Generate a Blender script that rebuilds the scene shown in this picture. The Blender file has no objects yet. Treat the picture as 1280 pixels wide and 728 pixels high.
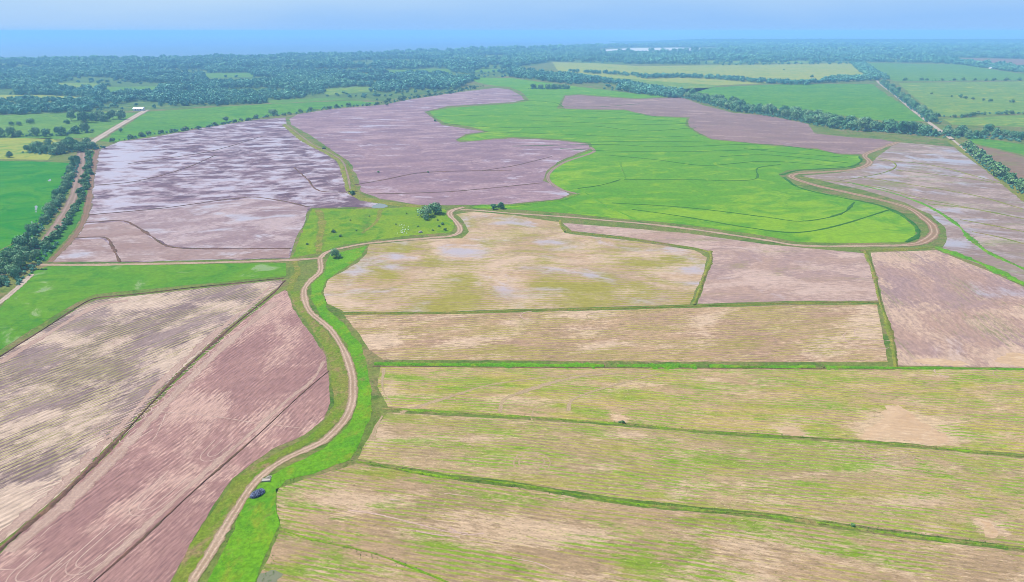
import bpy, bmesh, math, random
import numpy as np
from mathutils import Vector, geometry, noise as mnoise

random.seed(7)
rng = np.random.default_rng(7)
scene = bpy.context.scene
COL = scene.collection

# ------------------------------------------------------------------ camera
H = 120.0
PITCH = math.radians(20.6)
FPX = 865.0
cam_d = bpy.data.cameras.new('camera')
cam = bpy.data.objects.new('camera', cam_d)
COL.objects.link(cam)
cam.location = (0, 0, H)
cam.rotation_euler = (math.pi / 2 - PITCH, 0, 0)
cam_d.sensor_width = 36.0
cam_d.lens = 36.0 * FPX / 1280.0
cam_d.clip_start = 0.5
cam_d.clip_end = 150000.0
scene.camera = cam

# ------------------------------------------------------------------ light
SUN_EL, SUN_AZ = math.radians(54), math.radians(-68)   # azimuth clockwise from +Y
world = bpy.data.worlds.new('World')
scene.world = world
world.use_nodes = True
wn = world.node_tree
bg = wn.nodes['Background']
sky = wn.nodes.new('ShaderNodeTexSky')
sky.sky_type = 'NISHITA'
sky.sun_disc = False
sky.sun_elevation = SUN_EL
sky.sun_rotation = SUN_AZ
sky.altitude = 100
sky.air_density = 1.0
sky.dust_density = 0.2
sky.ozone_density = 3.0
tc = wn.nodes.new('ShaderNodeTexCoord')
mp = wn.nodes.new('ShaderNodeMapping'); mp.inputs['Scale'].default_value = (1.6, 1.6, 9)
cn = wn.nodes.new('ShaderNodeTexNoise'); cn.inputs['Scale'].default_value = 1.4; cn.inputs['Detail'].default_value = 5
cr = wn.nodes.new('ShaderNodeMapRange'); cr.inputs[1].default_value = 0.42; cr.inputs[2].default_value = 0.75; cr.inputs[4].default_value = 0.4
cm = wn.nodes.new('ShaderNodeMix'); cm.data_type = 'RGBA'
cm.inputs[7].default_value = (6.5, 7.4, 8.2, 1)      # thin high cloud
# marine air: the last degrees above the horizon fade into a pale blue veil with faint streaks of white
sx = wn.nodes.new('ShaderNodeSeparateXYZ'); wn.links.new(tc.outputs['Generated'], sx.inputs[0])
vf = wn.nodes.new('ShaderNodeMapRange'); vf.interpolation_type = 'SMOOTHSTEP'
for _i, _v in enumerate((0.02, 0.22, 0.95, 0.0)): vf.inputs[_i + 1].default_value = _v
wn.links.new(sx.outputs[2], vf.inputs[0])
lo = wn.nodes.new('ShaderNodeMix'); lo.data_type = 'RGBA'
lo.inputs[6].default_value = (1.38, 2.75, 5.0, 1); lo.inputs[7].default_value = (3.0, 3.9, 4.7, 1)
v2 = wn.nodes.new('ShaderNodeMix'); v2.data_type = 'RGBA'
side = wn.nodes.new('ShaderNodeMath'); side.operation = 'MULTIPLY_ADD'; side.inputs[1].default_value = -0.32; side.inputs[2].default_value = -0.50
wn.links.new(sx.outputs[0], side.inputs[0])
wsum = wn.nodes.new('ShaderNodeMath'); wsum.operation = 'ADD'; wsum.use_clamp = True
wz = wn.nodes.new('ShaderNodeMath'); wz.operation = 'MULTIPLY_ADD'; wz.inputs[1].default_value = 10.0; wz.use_clamp = False
wn.links.new(sx.outputs[2], wz.inputs[0]); wn.links.new(cn.outputs['Fac'], wz.inputs[2])
wn.links.new(side.outputs[0], wsum.inputs[0]); wn.links.new(wz.outputs[0], wsum.inputs[1]); wn.links.new(wsum.outputs[0], lo.inputs[0])
wn.links.new(vf.outputs[0], v2.inputs[0]); wn.links.new(cm.outputs[2], v2.inputs[6]); wn.links.new(lo.outputs[2], v2.inputs[7])
wn.links.new(tc.outputs['Generated'], mp.inputs[0]); wn.links.new(mp.outputs[0], cn.inputs['Vector'])
wn.links.new(cn.outputs['Fac'], cr.inputs[0]); wn.links.new(cr.outputs[0], cm.inputs[0])
wn.links.new(sky.outputs[0], cm.inputs[6]); wn.links.new(v2.outputs[2], bg.inputs['Color'])
bg.inputs['Strength'].default_value = 0.11

sun_d = bpy.data.lights.new('sun', 'SUN')
sun_d.energy = 4.2
sun_d.angle = math.radians(1.2)
sun_d.color = (1.0, 0.965, 0.91)
sun = bpy.data.objects.new('sun', sun_d)
COL.objects.link(sun)
sd = Vector((math.sin(SUN_AZ) * math.cos(SUN_EL), math.cos(SUN_AZ) * math.cos(SUN_EL), math.sin(SUN_EL)))
sun.rotation_euler = sd.to_track_quat('Z', 'Y').to_euler()

scene.view_settings.view_transform = 'Standard'
scene.view_settings.look = 'None'
scene.view_settings.exposure = 0.8
scene.view_settings.gamma = 1.0
scene.view_settings.use_curve_mapping = False
scene.cycles.volume_bounces = 2
scene.cycles.max_bounces = 6
scene.cycles.pixel_filter_type = 'BLACKMAN_HARRIS'
scene.cycles.filter_width = 0.9
HAZE_DENSITY = 0.00018
HAZE_COLOR = (0.30, 0.60, 1.0)
GAIN = (2.22, 2.5, 2.9)           # display linear per unit albedo, used to turn observed colours into base colours

# ------------------------------------------------------------------ helpers
SP, CP = math.sin(PITCH), math.cos(PITCH)

def g(px, py, z=0.0):
    """ray through the photograph's pixel to the plane at height z"""
    a = (px - 640) / FPX; b = (364 - py) / FPX
    dx, dy, dz = a, CP + b * SP, -SP + b * CP
    t = (z - H) / dz
    return (dx * t, dy * t)

def G(pts): return [g(*p) for p in pts]

def to_px(x, y):
    dz = -H
    depth = y * CP - dz * SP
    up = y * SP + dz * CP
    return 640 + FPX * x / depth, 364 - FPX * up / depth

def lin(c):
    c = c / 255.0
    return c / 12.92 if c <= 0.04045 else ((c + 0.055) / 1.055) ** 2.4

def T(r, gg, b, k=1.0):
    """base colour of a thing seen in sun as (r, g, b)"""
    return tuple(min(0.82, max(0.004, lin(v) * k / q)) for v, q in zip((r, gg, b), GAIN)) + (1.0,)

def tag(o, label=None, cat=None, group=None, kind=None):
    if label: o['label'] = label
    if cat: o['category'] = cat
    if group: o['group'] = group
    if kind: o['kind'] = kind
    return o

def link(name, me, mats=(), parent=None):
    o = bpy.data.objects.new(name, me)
    COL.objects.link(o)
    for m in mats:
        if m.name not in [k.name for k in me.materials if k]: me.materials.append(m)
    if parent: o.parent = parent
    return o

def empty(name, loc, rz=0.0, s=1.0):
    o = bpy.data.objects.new(name, None)
    COL.objects.link(o)
    o.location = loc; o.rotation_euler = (0, 0, rz); o.scale = (s, s, s)
    o.empty_display_size = 0.5
    return o

def fill_mesh(name, verts, faces, sizes=4):
    """fast mesh from numpy arrays: verts (n,3), faces (m,k)"""
    me = bpy.data.meshes.new(name)
    verts = np.asarray(verts, dtype=np.float32); faces = np.asarray(faces, dtype=np.int32)
    k = faces.shape[1]
    me.vertices.add(len(verts)); me.vertices.foreach_set('co', verts.ravel())
    me.loops.add(faces.size); me.loops.foreach_set('vertex_index', faces.ravel())
    me.polygons.add(len(faces))
    me.polygons.foreach_set('loop_start', np.arange(0, faces.size, k, dtype=np.int32))
    me.polygons.foreach_set('loop_total', np.full(len(faces), k, dtype=np.int32))
    me.update(calc_edges=True)
    return me

def smooth(pts, step):
    """Catmull-Rom through world points, resampled at about step metres"""
    P = [np.array(p, float) for p in pts]
    P = [2 * P[0] - P[1]] + P + [2 * P[-1] - P[-2]]
    out = []
    for i in range(1, len(P) - 2):
        p0, p1, p2, p3 = P[i - 1:i + 3]
        L = np.linalg.norm(p2 - p1)
        n = max(2, int(L / step))
        # centripetal-ish: scale tangents when neighbours are much longer
        m1 = (p2 - p0) / (np.linalg.norm(p2 - p1) + np.linalg.norm(p1 - p0)) * L
        m2 = (p3 - p1) / (np.linalg.norm(p3 - p2) + np.linalg.norm(p2 - p1)) * L
        for j in range(n):
            t = j / n
            out.append((2*t**3-3*t**2+1)*p1 + (t**3-2*t**2+t)*m1 + (-2*t**3+3*t**2)*p2 + (t**3-t**2)*m2)
    out.append(P[-2])
    return np.array(out)

def n1(x, y, s, seed=0.0):
    return mnoise.noise(Vector((x * s, y * s, seed)))

# ------------------------------------------------------------------ node helper
class N:
    def __init__(self, name):
        self.m = bpy.data.materials.new(name); self.m.use_nodes = True
        self.t = self.m.node_tree; self.t.nodes.clear()
        self.out = self.t.nodes.new('ShaderNodeOutputMaterial')
        self.b = self.t.nodes.new('ShaderNodeBsdfPrincipled')
        self.t.links.new(self.b.outputs[0], self.out.inputs[0])
        self.geo = self.t.nodes.new('ShaderNodeNewGeometry')
    def put(self, sock, v):
        if v is None: return
        if hasattr(v, 'is_output'): self.t.links.new(v, sock)
        else: sock.default_value = v
    def rot(self, ang, scale=(1, 1, 1), src=None):
        r = self.t.nodes.new('ShaderNodeVectorRotate'); r.rotation_type = 'Z_AXIS'
        self.put(r.inputs['Vector'], src or self.geo.outputs['Position']); r.inputs['Angle'].default_value = -ang
        m = self.t.nodes.new('ShaderNodeVectorMath'); m.operation = 'MULTIPLY'
        self.put(m.inputs[0], r.outputs[0]); m.inputs[1].default_value = scale
        return m.outputs[0]
    def warp(self, vec, scale, amt):
        n = self.t.nodes.new('ShaderNodeTexNoise'); self.put(n.inputs['Vector'], vec)
        n.inputs['Scale'].default_value = scale; n.inputs['Detail'].default_value = 1
        s = self.t.nodes.new('ShaderNodeVectorMath'); s.operation = 'SUBTRACT'
        self.put(s.inputs[0], n.outputs['Color']); s.inputs[1].default_value = (.5, .5, .5)
        k = self.t.nodes.new('ShaderNodeVectorMath'); k.operation = 'SCALE'
        self.put(k.inputs[0], s.outputs[0]); k.inputs['Scale'].default_value = amt
        a = self.t.nodes.new('ShaderNodeVectorMath'); a.operation = 'ADD'
        self.put(a.inputs[0], vec); self.put(a.inputs[1], k.outputs[0])
        return a.outputs[0]
    def noise(self, vec, scale=1.0, detail=3.0, rough=0.55):
        n = self.t.nodes.new('ShaderNodeTexNoise'); self.put(n.inputs['Vector'], vec)
        n.inputs['Scale'].default_value = scale; n.inputs['Detail'].default_value = detail
        n.inputs['Roughness'].default_value = rough
        return n.outputs['Fac']
    def mr(self, v, a, b, c=0.0, d=1.0, sm=True):
        n = self.t.nodes.new('ShaderNodeMapRange')
        if sm: n.interpolation_type = 'SMOOTHSTEP'
        for i, x in enumerate((v, a, b, c, d)): self.put(n.inputs[i], x)
        return n.outputs[0]
    def ma(self, op, a, b=None, c=None, clamp=False):
        n = self.t.nodes.new('ShaderNodeMath'); n.operation = op; n.use_clamp = clamp
        for i, x in enumerate((a, b, c)): self.put(n.inputs[i], x)
        return n.outputs[0]
    def mix(self, f, a, b):
        n = self.t.nodes.new('ShaderNodeMix'); n.data_type = 'RGBA'
        self.put(n.inputs[0], f); self.put(n.inputs[6], a); self.put(n.inputs[7], b)
        return n.outputs[2]
    def attr(self, name):
        n = self.t.nodes.new('ShaderNodeAttribute'); n.attribute_name = name
        return n.outputs['Fac']
    def xyz(self, v):
        n = self.t.nodes.new('ShaderNodeSeparateXYZ'); self.put(n.inputs[0], v)
        return n.outputs
    def bump(self, h, dist=0.1, strength=1.0):
        n = self.t.nodes.new('ShaderNodeBump'); self.put(n.inputs['Height'], h)
        n.inputs['Distance'].default_value = dist; n.inputs['Strength'].default_value = strength
        self.t.links.new(n.outputs[0], self.b.inputs['Normal'])
    def done(self, col, rough=0.9, spec=0.3):
        self.put(self.b.inputs['Base Color'], col)
        self.put(self.b.inputs['Roughness'], rough)
        self.put(self.b.inputs['Specular IOR Level'], spec)
        return self.m

def ang_px(a, b):
    a, b = g(*a), g(*b)
    return math.atan2(b[1] - a[1], b[0] - a[0])

def soil(name, A, B, L, Gc, ang, rows=1.8, row_amt=0.5, green=0.45, light=0.4, wet=0.0,
         patch=(0.02, 0.05), Wc=None, grain=0.5, gpatch=(0.012, 0.07), G2=None, streak=0.5, lens=0):
    """bare or sprouting paddy soil. A/B mottled soil, L dry pale crust, Gc seedlings"""
    n = N(name)
    v = n.rot(ang)
    v = n.warp(v, 0.012, 7.0)
    vw = n.rot(0, (patch[0], patch[1], 1), v)
    mott = n.mr(n.noise(vw, 1.0, 5, .6), .38, .62)
    col = n.mix(mott, A, B)
    # drill rows: streaks several metres long along the row
    vs = n.rot(0, (0.30, 2.0 / rows, 1), v)
    st = n.noise(vs, 1.0, 4, .65)
    xy = n.xyz(v)
    wv = n.ma('SINE', n.ma('MULTIPLY_ADD', xy[1], 2 * math.pi / rows, n.ma('MULTIPLY', n.noise(n.rot(0, (.012, .05, 1), v), 1.0, 3), 9.0)))
    broken = n.mr(n.noise(n.rot(0, (.05, .25, 1), v), 1.0, 3), .35, .65)
    rowv = n.ma('MULTIPLY', n.ma('MULTIPLY', wv, broken), .12 * row_amt)
    stv = n.ma('ADD', n.ma('MULTIPLY', n.ma('SUBTRACT', st, .5), 2.2 * streak), rowv)
    # dry crust
    lp = n.noise(n.rot(0, (patch[0] * 1.3, patch[1] * 1.3, 1), n.rot(.3, (1, 1, 1), v)), 1.0, 6, .62)
    lf = n.ma('ADD', n.ma('ADD', n.ma('ADD', lp, n.attr('bare')), n.ma('MULTIPLY', stv, .16)), light - 1.0)
    lf = n.ma('MULTIPLY_ADD', n.ma('SUBTRACT', n.noise(n.rot(0, (1.2, 2.0, 1), v), 1.0, 3, .7), .5), .22, lf)
    col = n.mix(n.mr(lf, -.08, .10), col, L)
    # seedlings in rows
    gp = n.noise(n.rot(0, (gpatch[0], gpatch[1], 1), v), 1.0, 5, .6)
    fine = n.noise(n.rot(0, (.45, 2.4, 1), v), 1.0, 4, .75)
    gf = n.ma('ADD', n.ma('ADD', n.ma('ADD', gp, n.ma('MULTIPLY', n.ma('SUBTRACT', fine, .5), .7)), n.attr('green')), green - 1.0)
    gf = n.ma('SUBTRACT', gf, n.ma('MULTIPLY', n.attr('bare'), .8))
    gf = n.ma('ADD', gf, rowv)
    gcol = n.mix(n.mr(n.noise(n.rot(0, (.03, .12, 1), v), 1.0, 3), .35, .65), Gc, G2 or Gc)
    col = n.mix(n.mr(gf, -.08, .16, 0, .9), col, gcol)
    if lens:
        # denser tufted lenses of green along the rows, and scattered dark weeds
        ln = n.noise(n.rot(0, (.045, .24, 1), v), 1.0, 4, .62)
        lnf = n.ma('ADD', n.ma('MULTIPLY_ADD', n.ma('SUBTRACT', fine, .5), .5, ln), lens - 1.0)
        lnf = n.ma('SUBTRACT', lnf, n.ma('MULTIPLY', n.attr('bare'), .6))
        col = n.mix(n.mr(lnf, -.02, .10, 0, .85), col, G2 or Gc)
        sp = n.mr(n.noise(n.rot(0, (1.0, 1.5, 1), v), 1.0, 2, .6), .60, .70, 0, .45)
        col = n.mix(sp, col, T(128, 128, 62))
        sp2 = n.mr(n.noise(n.rot(.7, (1.1, 1.9, 1), v), 1.0, 2, .6), .62, .72, 0, .5)
        col = n.mix(sp2, col, T(236, 220, 190))
    # fine value grain
    gr = n.ma('MULTIPLY_ADD', n.noise(n.rot(0, (1.5, 3.2, 1), v), 1.0, 2, .7), .55, n.ma('MULTIPLY', n.noise(n.rot(0, (.35, 1.0, 1), v), 1.0, 4, .75), .45))
    f = n.mr(n.ma('ADD', n.ma('MULTIPLY', n.ma('SUBTRACT', gr, .5), grain), n.ma('MULTIPLY', stv, .5)), -.5, .5, .42, 1.66, False)
    hs = n.t.nodes.new('ShaderNodeHueSaturation'); n.put(hs.inputs['Color'], col); n.put(hs.inputs['Value'], f)
    col = hs.outputs[0]
    rough = 0.95; spec = 0.06
    if wet > 0:
        wp = n.noise(n.rot(0, (patch[0] * 1.15, patch[1] * 1.15, 1), n.rot(-.25, (1, 1, 1), v)), 1.0, 5, .58)
        wf = n.ma('ADD', n.ma('ADD', wp, n.attr('wet')), wet - 1.0)
        wf = n.ma('ADD', wf, n.ma('MULTIPLY', stv, .12))
        wm = n.mr(wf, -.07, .13)
        col = n.mix(n.ma('MULTIPLY', wm, .85), col, Wc)  # Wc: pale silty water, with the sky's reflection painted into its colour
        rough = n.mr(wm, 0, 1, .85, .30, False)
        spec = n.mr(wm, 0, 1, .06, .55, False)
    n.bump(n.ma('ADD', gr, n.ma('MULTIPLY', stv, .6)), .12, .5)
    return n.done(col, rough, spec)

def grassm(name, A, B, C, ang=0.0, sc=(0.02, 0.05), brown=0.35, fine=1.0, Bn=T(150, 140, 95), grain=.8, wet=0.0, Wc=None, dots=.2):
    n = N(name)
    v = n.warp(n.rot(ang), .02, 8)
    col = n.mix(n.mr(n.noise(n.rot(0, (sc[0], sc[1], 1), v), 1, 5, .6), .36, .64), A, B)
    col = n.mix(n.mr(n.ma('ADD', n.noise(n.rot(.5, (sc[0] * 3, sc[1] * 3, 1), v), 1, 5, .65), n.attr('green')), .5, .7), col, C)
    bf = n.ma('ADD', n.ma('ADD', n.noise(n.rot(0, (sc[0] * 2.2, sc[1] * 2.2, 1), v), 1, 6, .7), n.attr('bare')), brown - 1.0)
    col = n.mix(n.mr(bf, -.05, .12, 0, .85), col, Bn)
    gr = n.noise(n.rot(0, (fine, fine, 1), v), 1, 5, .75)
    f = n.mr(gr, .3, .7, 1 - .6 * grain, 1 + .6 * grain, False)
    hs = n.t.nodes.new('ShaderNodeHueSaturation'); n.put(hs.inputs['Color'], col); n.put(hs.inputs['Value'], f)
    col = hs.outputs[0]
    rough = .9
    if Wc:
        wf = n.ma('ADD', n.ma('ADD', n.noise(n.rot(0, (sc[0] * 2, sc[1] * 2, 1), v), 1, 5, .6), n.attr('wet')), wet - 1.0)
        wm = n.mr(wf, 0, .12)
        col = n.mix(n.ma('MULTIPLY', wm, .7), col, Wc); rough = n.mr(wm, 0, 1, .85, .25, False)
    n.bump(gr, .25, .6)
    return n.done(col, rough, .05)

# ------------------------------------------------------------------ sheets
def sheet(name, px, mat, z, step=8.0, blobs=(), world_pts=None, jitter=0.0, kind='structure', sm=True):
    pts = world_pts or G(px)
    if sm:
        q = []
        n = len(pts)
        for i in range(n):
            a = np.array(pts[i]); b = np.array(pts[(i + 1) % n])
            L = np.linalg.norm(b - a); k = max(1, int(L / (step * .4 if step < 7 else step)))
            nr = np.array([-(b - a)[1], (b - a)[0]]) / max(L, 1e-6)
            for j in range(k):
                p = a + (b - a) * j / k
                q.append(p + nr * jitter * 1.6 * (n1(p[0], p[1], .07) + .7 * n1(p[0], p[1], .3, 4) + .5 * n1(p[0], p[1], .8, 7)))
        pts = q
    B = np.array(pts)
    xs = np.arange(B[:, 0].min() + step / 2, B[:, 0].max(), step); ys = np.arange(B[:, 1].min() + step / 2, B[:, 1].max(), step)
    gx, gy = np.meshgrid(xs, ys); gx, gy = gx.ravel(), gy.ravel()
    inside = np.zeros(len(gx), bool)
    x1, y1 = B[:, 0], B[:, 1]; x2, y2 = np.roll(x1, -1), np.roll(y1, -1)
    for i in range(len(B)):
        c = ((y1[i] > gy) != (y2[i] > gy))
        with np.errstate(divide='ignore', invalid='ignore'):
            xi = (x2[i] - x1[i]) * (gy - y1[i]) / (y2[i] - y1[i]) + x1[i]
        inside ^= c & (gx < xi)
    pin = np.stack([gx[inside], gy[inside]], 1)
    # keep inner points off the border
    if len(pin):
        d = np.full(len(pin), 1e9)
        for i in range(len(B)):
            d = np.minimum(d, np.hypot(pin[:, 0] - B[i, 0], pin[:, 1] - B[i, 1]))
        pin = pin[d > step * .35]
    vs = [Vector(p) for p in B] + [Vector(p) for p in pin]
    nb = len(B)
    V, E, F, *_ = geometry.delaunay_2d_cdt(vs, [(i, (i + 1) % nb) for i in range(nb)], [], 1, 1e-5)
    V = np.array([(p[0], p[1], z) for p in V]); F = np.array([f for f in F if len(f) == 3])
    a, b, c = V[F[:, 0]], V[F[:, 1]], V[F[:, 2]]
    flip = ((b - a)[:, 0] * (c - a)[:, 1] - (b - a)[:, 1] * (c - a)[:, 0]) < 0
    F[flip] = F[flip][:, ::-1]
    me = fill_mesh(name, V, F)
    P = np.array([to_px(p[0], p[1]) for p in V])
    for ch in ('bare', 'green', 'wet'):
        val = np.zeros(len(V), np.float32)
        for (bx, by, rx, ry, c_, s) in blobs:
            if c_ == ch:
                r2 = ((P[:, 0] - bx) / rx) ** 2 + ((P[:, 1] - by) / ry) ** 2
                val += s * np.exp(-r2 * 1.2)
        at = me.attributes.new(ch, 'FLOAT', 'POINT'); at.data.foreach_set('value', val)
    o = link(name, me, [mat])
    return tag(o, kind=kind)

def ribbon(name, px, w, mat, z, step=2.0, ragged=0.15, hgt=0.0, across=6, wpts=None, kind='structure', wvar=0.0, tagit=True):
    """strip with a cross section; hgt raises the middle into a ridge"""
    C = smooth(wpts if wpts is not None else G(px), step)
    Tn = np.gradient(C, axis=0); Tn /= np.maximum(np.linalg.norm(Tn, axis=1)[:, None], 1e-6)
    Nn = np.stack([-Tn[:, 1], Tn[:, 0]], 1)
    vs, ac = [], []
    W = w if hasattr(w, '__len__') else (w, w)
    L = len(C)
    for i, p in enumerate(C):
        t = i / (L - 1)
        ww = W[0] + (W[1] - W[0]) * t
        ww *= 1 + wvar * n1(p[0], p[1], .06, 9)
        for k in range(across + 1):
            s = k / across * 2 - 1
            e = ww / 2 * s
            if k in (0, across): e *= 1 + ragged * 2 * n1(p[0], p[1], .5, k)
            q = p + Nn[i] * e
            zz = z + hgt * (1 - abs(s) ** 1.6) * (1 + .35 * n1(q[0], q[1], .4, 3) * (hgt > 0))
            if k in (0, across) and hgt: zz = z - .05
            vs.append((q[0], q[1], zz)); ac.append(s)
    fs = []
    m = across + 1
    for i in range(L - 1):
        for k in range(across):
            a = i * m + k
            fs.append((a + 1, a, a + m, a + m + 1))
    me = fill_mesh(name, vs, fs)
    at = me.attributes.new('across', 'FLOAT', 'POINT'); at.data.foreach_set('value', np.array(ac, np.float32))
    o = link(name, me, [mat])
    if tagit: tag(o, kind=kind)
    return o, C, Nn

def roadm(name, A, B, Cc, rut=T(225, 205, 195), grass=T(150, 150, 90), mid=.4, edge=.5):
    n = N(name)
    v = n.rot(0)
    ac = n.ma('ABSOLUTE', n.attr('across'))
    col = n.mix(n.mr(n.noise(v, .08, 5, .6), .35, .65), A, B)
    nz = n.noise(v, .6, 4, .7)
    rutf = n.ma('SUBTRACT', 1.0, n.ma('MULTIPLY', n.ma('ABSOLUTE', n.ma('SUBTRACT', ac, .45)), 4.5), clamp=True)
    col = n.mix(n.ma('MULTIPLY', rutf, n.mr(nz, .3, .6)), col, rut)
    midf = n.ma('MULTIPLY', n.ma('SUBTRACT', 1.0, n.ma('MULTIPLY', ac, 5.5), clamp=True), n.mr(nz, .35, .6, 0, mid))
    col = n.mix(midf, col, grass)
    ef = n.mr(n.ma('ADD', ac, n.ma('MULTIPLY', n.ma('SUBTRACT', nz, .5), .9)), .72, .98, 0, edge)
    col = n.mix(ef, col, Cc)
    gr = n.noise(v, 1.6, 4, .7)
    hs = n.t.nodes.new('ShaderNodeHueSaturation'); n.put(hs.inputs['Color'], col); n.put(hs.inputs['Value'], n.mr(gr, .3, .7, .8, 1.2, False))
    n.bump(gr, .1, .5)
    return n.done(hs.outputs[0], .95, .05)

# ------------------------------------------------------------------ sea and ground
wm_ = N('sea_water')
wv_ = wm_.noise(wm_.rot(.4, (.02, .05, 1)), 1, 6, .6)
wm_.bump(wv_, 1.0, .6)
M_SEA = wm_.done((.02, .07, .12, 1), .35, .5)
me = bpy.data.meshes.new('sea')
S = 60000
me.from_pydata([(-S, -3000, -1.5), (S, -3000, -1.5), (S, S, -1.5), (-S, S, -1.5)], [], [(0, 1, 2, 3)])
tag(link('sea', me, [M_SEA]), kind='structure')

M_GROUND = grassm('ground_grass', T(118, 150, 62), T(140, 158, 78), T(88, 135, 45), sc=(.012, .016), brown=.47, Bn=T(165, 150, 112), grain=.7, fine=.7)
coast = [(-9000, 3200), (-4500, 2950), (-2500, 3020), (-1800, 3200), (-1250, 3550), (-650, 4200), (0, 5000), (500, 5600), (900, 6200), (1500, 6600), (2000, 7600), (3000, 8800),
         (5000, 9800), (9000, 11500), (20000, 14000)]
cc = smooth(coast, 120)
cc = [(p[0], p[1] + 60 * n1(p[0], p[1], .004)) for p in cc]
gp = [(-9000, -2500), (20000, -2500)] + [tuple(p) for p in cc[::-1]]
sheet('ground', None, M_GROUND, 0.0, step=400, world_pts=gp, sm=False)

# ------------------------------------------------------------------ field materials
a_h = ang_px((480, 512), (1280, 570)); a_l = ang_px((447, 577), (1280, 687)); a_0 = ang_px((430, 393), (1100, 381))
a12 = ang_px((0, 514), (175, 446)); a13 = ang_px((117, 728), (320, 546)); a5 = ang_px((1150, 335), (1230, 400))
MAUVE, MAUVE2, DUSK = T(160, 136, 144), T(176, 156, 158), T(138, 114, 124)
TAN, TAN2, CRUST = T(196, 178, 150), T(182, 168, 142), T(222, 204, 184)
YG, GR = T(168, 180, 78), T(120, 178, 48)
# (colours above are what the sunlit soil shows; T() turns them into base colours)
M_WET = soil('wet_paddy_soil', T(122, 100, 118), T(140, 116, 132), T(186, 168, 186), T(120, 120, 100), .25, rows=4, row_amt=.4, green=.2,
             light=.45, wet=.49, patch=(.034, .060), Wc=T(226, 210, 224), grain=.7, streak=.5)
M_WET2 = soil('damp_paddy_soil', T(158, 134, 152), T(176, 150, 164), T(196, 172, 184), T(120, 120, 100), .1, rows=5, row_amt=.5, green=.22,
              light=.44, wet=.39, patch=(.012, .04), Wc=T(214, 196, 212), grain=.45, streak=.6)
M_DRY3 = soil('mauve_dry_soil', T(158, 134, 136), T(170, 144, 144), T(196, 172, 170), T(130, 140, 90), -.5, rows=6, row_amt=.3, green=.28,
              light=.42, wet=.30, patch=(.008, .03), Wc=T(205, 195, 205), grain=.4, streak=.5)
M_F4 = soil('grey_flooded_soil', T(166, 148, 142), T(176, 158, 152), T(206, 190, 188), T(150, 164, 100), -.35, rows=4, row_amt=.6, green=.38,
            light=.44, wet=.42, patch=(.016, .034), Wc=T(206, 200, 214), grain=.5, streak=.6)
M_F5 = soil('mauve_ploughed_soil', T(200, 172, 160), T(184, 160, 162), T(222, 198, 180), T(160, 158, 116), a5, rows=3, row_amt=.9, green=.37,
            light=.46, wet=.35, patch=(.012, .03), Wc=T(206, 196, 208), grain=.6, streak=.8)
M_F6 = soil('pale_mauve_soil', T(200, 174, 162), T(188, 164, 162), T(220, 198, 190), T(168, 162, 112), a_0, rows=3, row_amt=.5, green=.36,
            light=.48, wet=.36, patch=(.012, .03), Wc=T(212, 200, 210), grain=.55, streak=.7)
M_F7 = soil('tan_sprouting_soil', T(212, 186, 156), T(200, 176, 158), T(228, 206, 184), T(172, 172, 66), a_0, rows=2.6, row_amt=1.8, green=.47,
            light=.49, wet=.40, patch=(.02, .034), Wc=T(216, 204, 216), grain=.6, gpatch=(.022, .034), streak=.6)
M_F8 = soil('tan_fallow_soil', T(206, 180, 148), T(194, 166, 142), T(230, 208, 184), T(176, 172, 92), a_0, rows=2.2, row_amt=2.6, green=.44,
            light=.44, wet=0, patch=(.022, .06), grain=1.1, gpatch=(.026, .09), lens=0.3, streak=1.0)
M_F9 = soil('green_streaked_stubble', T(212, 186, 150), T(200, 176, 140), T(226, 204, 172), T(190, 190, 84), a_h, rows=1.8, row_amt=2.2, green=.53,
            light=.42, wet=0, patch=(.03, .10), grain=1.1, gpatch=(.028, .13), G2=T(138, 184, 36), lens=0.4, streak=.85)
M_F10 = soil('straw_green_stubble', T(204, 182, 146), T(190, 170, 136), T(222, 200, 172), T(178, 180, 88), a_h * .5 + a_l * .5, rows=1.6, row_amt=2.2, green=.51,
             light=.43, wet=0, patch=(.03, .10), grain=1.1, gpatch=(.03, .14), G2=T(138, 184, 38), lens=0.4, streak=.85)
M_F11 = soil('straw_stubble', T(202, 178, 146), T(186, 164, 134), T(222, 200, 172), T(174, 170, 86), a_l, rows=1.6, row_amt=2.0, green=.48,
             light=.44, wet=0, patch=(.03, .09), grain=1.1, gpatch=(.03, .12), G2=T(136, 178, 36), lens=0.38, streak=.85)
M_F12 = soil('striped_ploughed_soil', T(152, 134, 136), T(176, 158, 158), T(226, 208, 194), T(168, 164, 118), a12, rows=2.0, row_amt=3.4, green=.38,
             light=.46, wet=0, patch=(.020, .03), grain=.8, gpatch=(.010, .02), streak=.9)
M_F13 = soil('mauve_harrowed_soil', T(176, 140, 140), T(188, 152, 150), T(216, 186, 178), T(170, 140, 136), a13, rows=1.5, row_amt=2.0, green=.15,
             light=.41, wet=0, patch=(.015, .04), grain=.55, streak=1.0)
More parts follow.
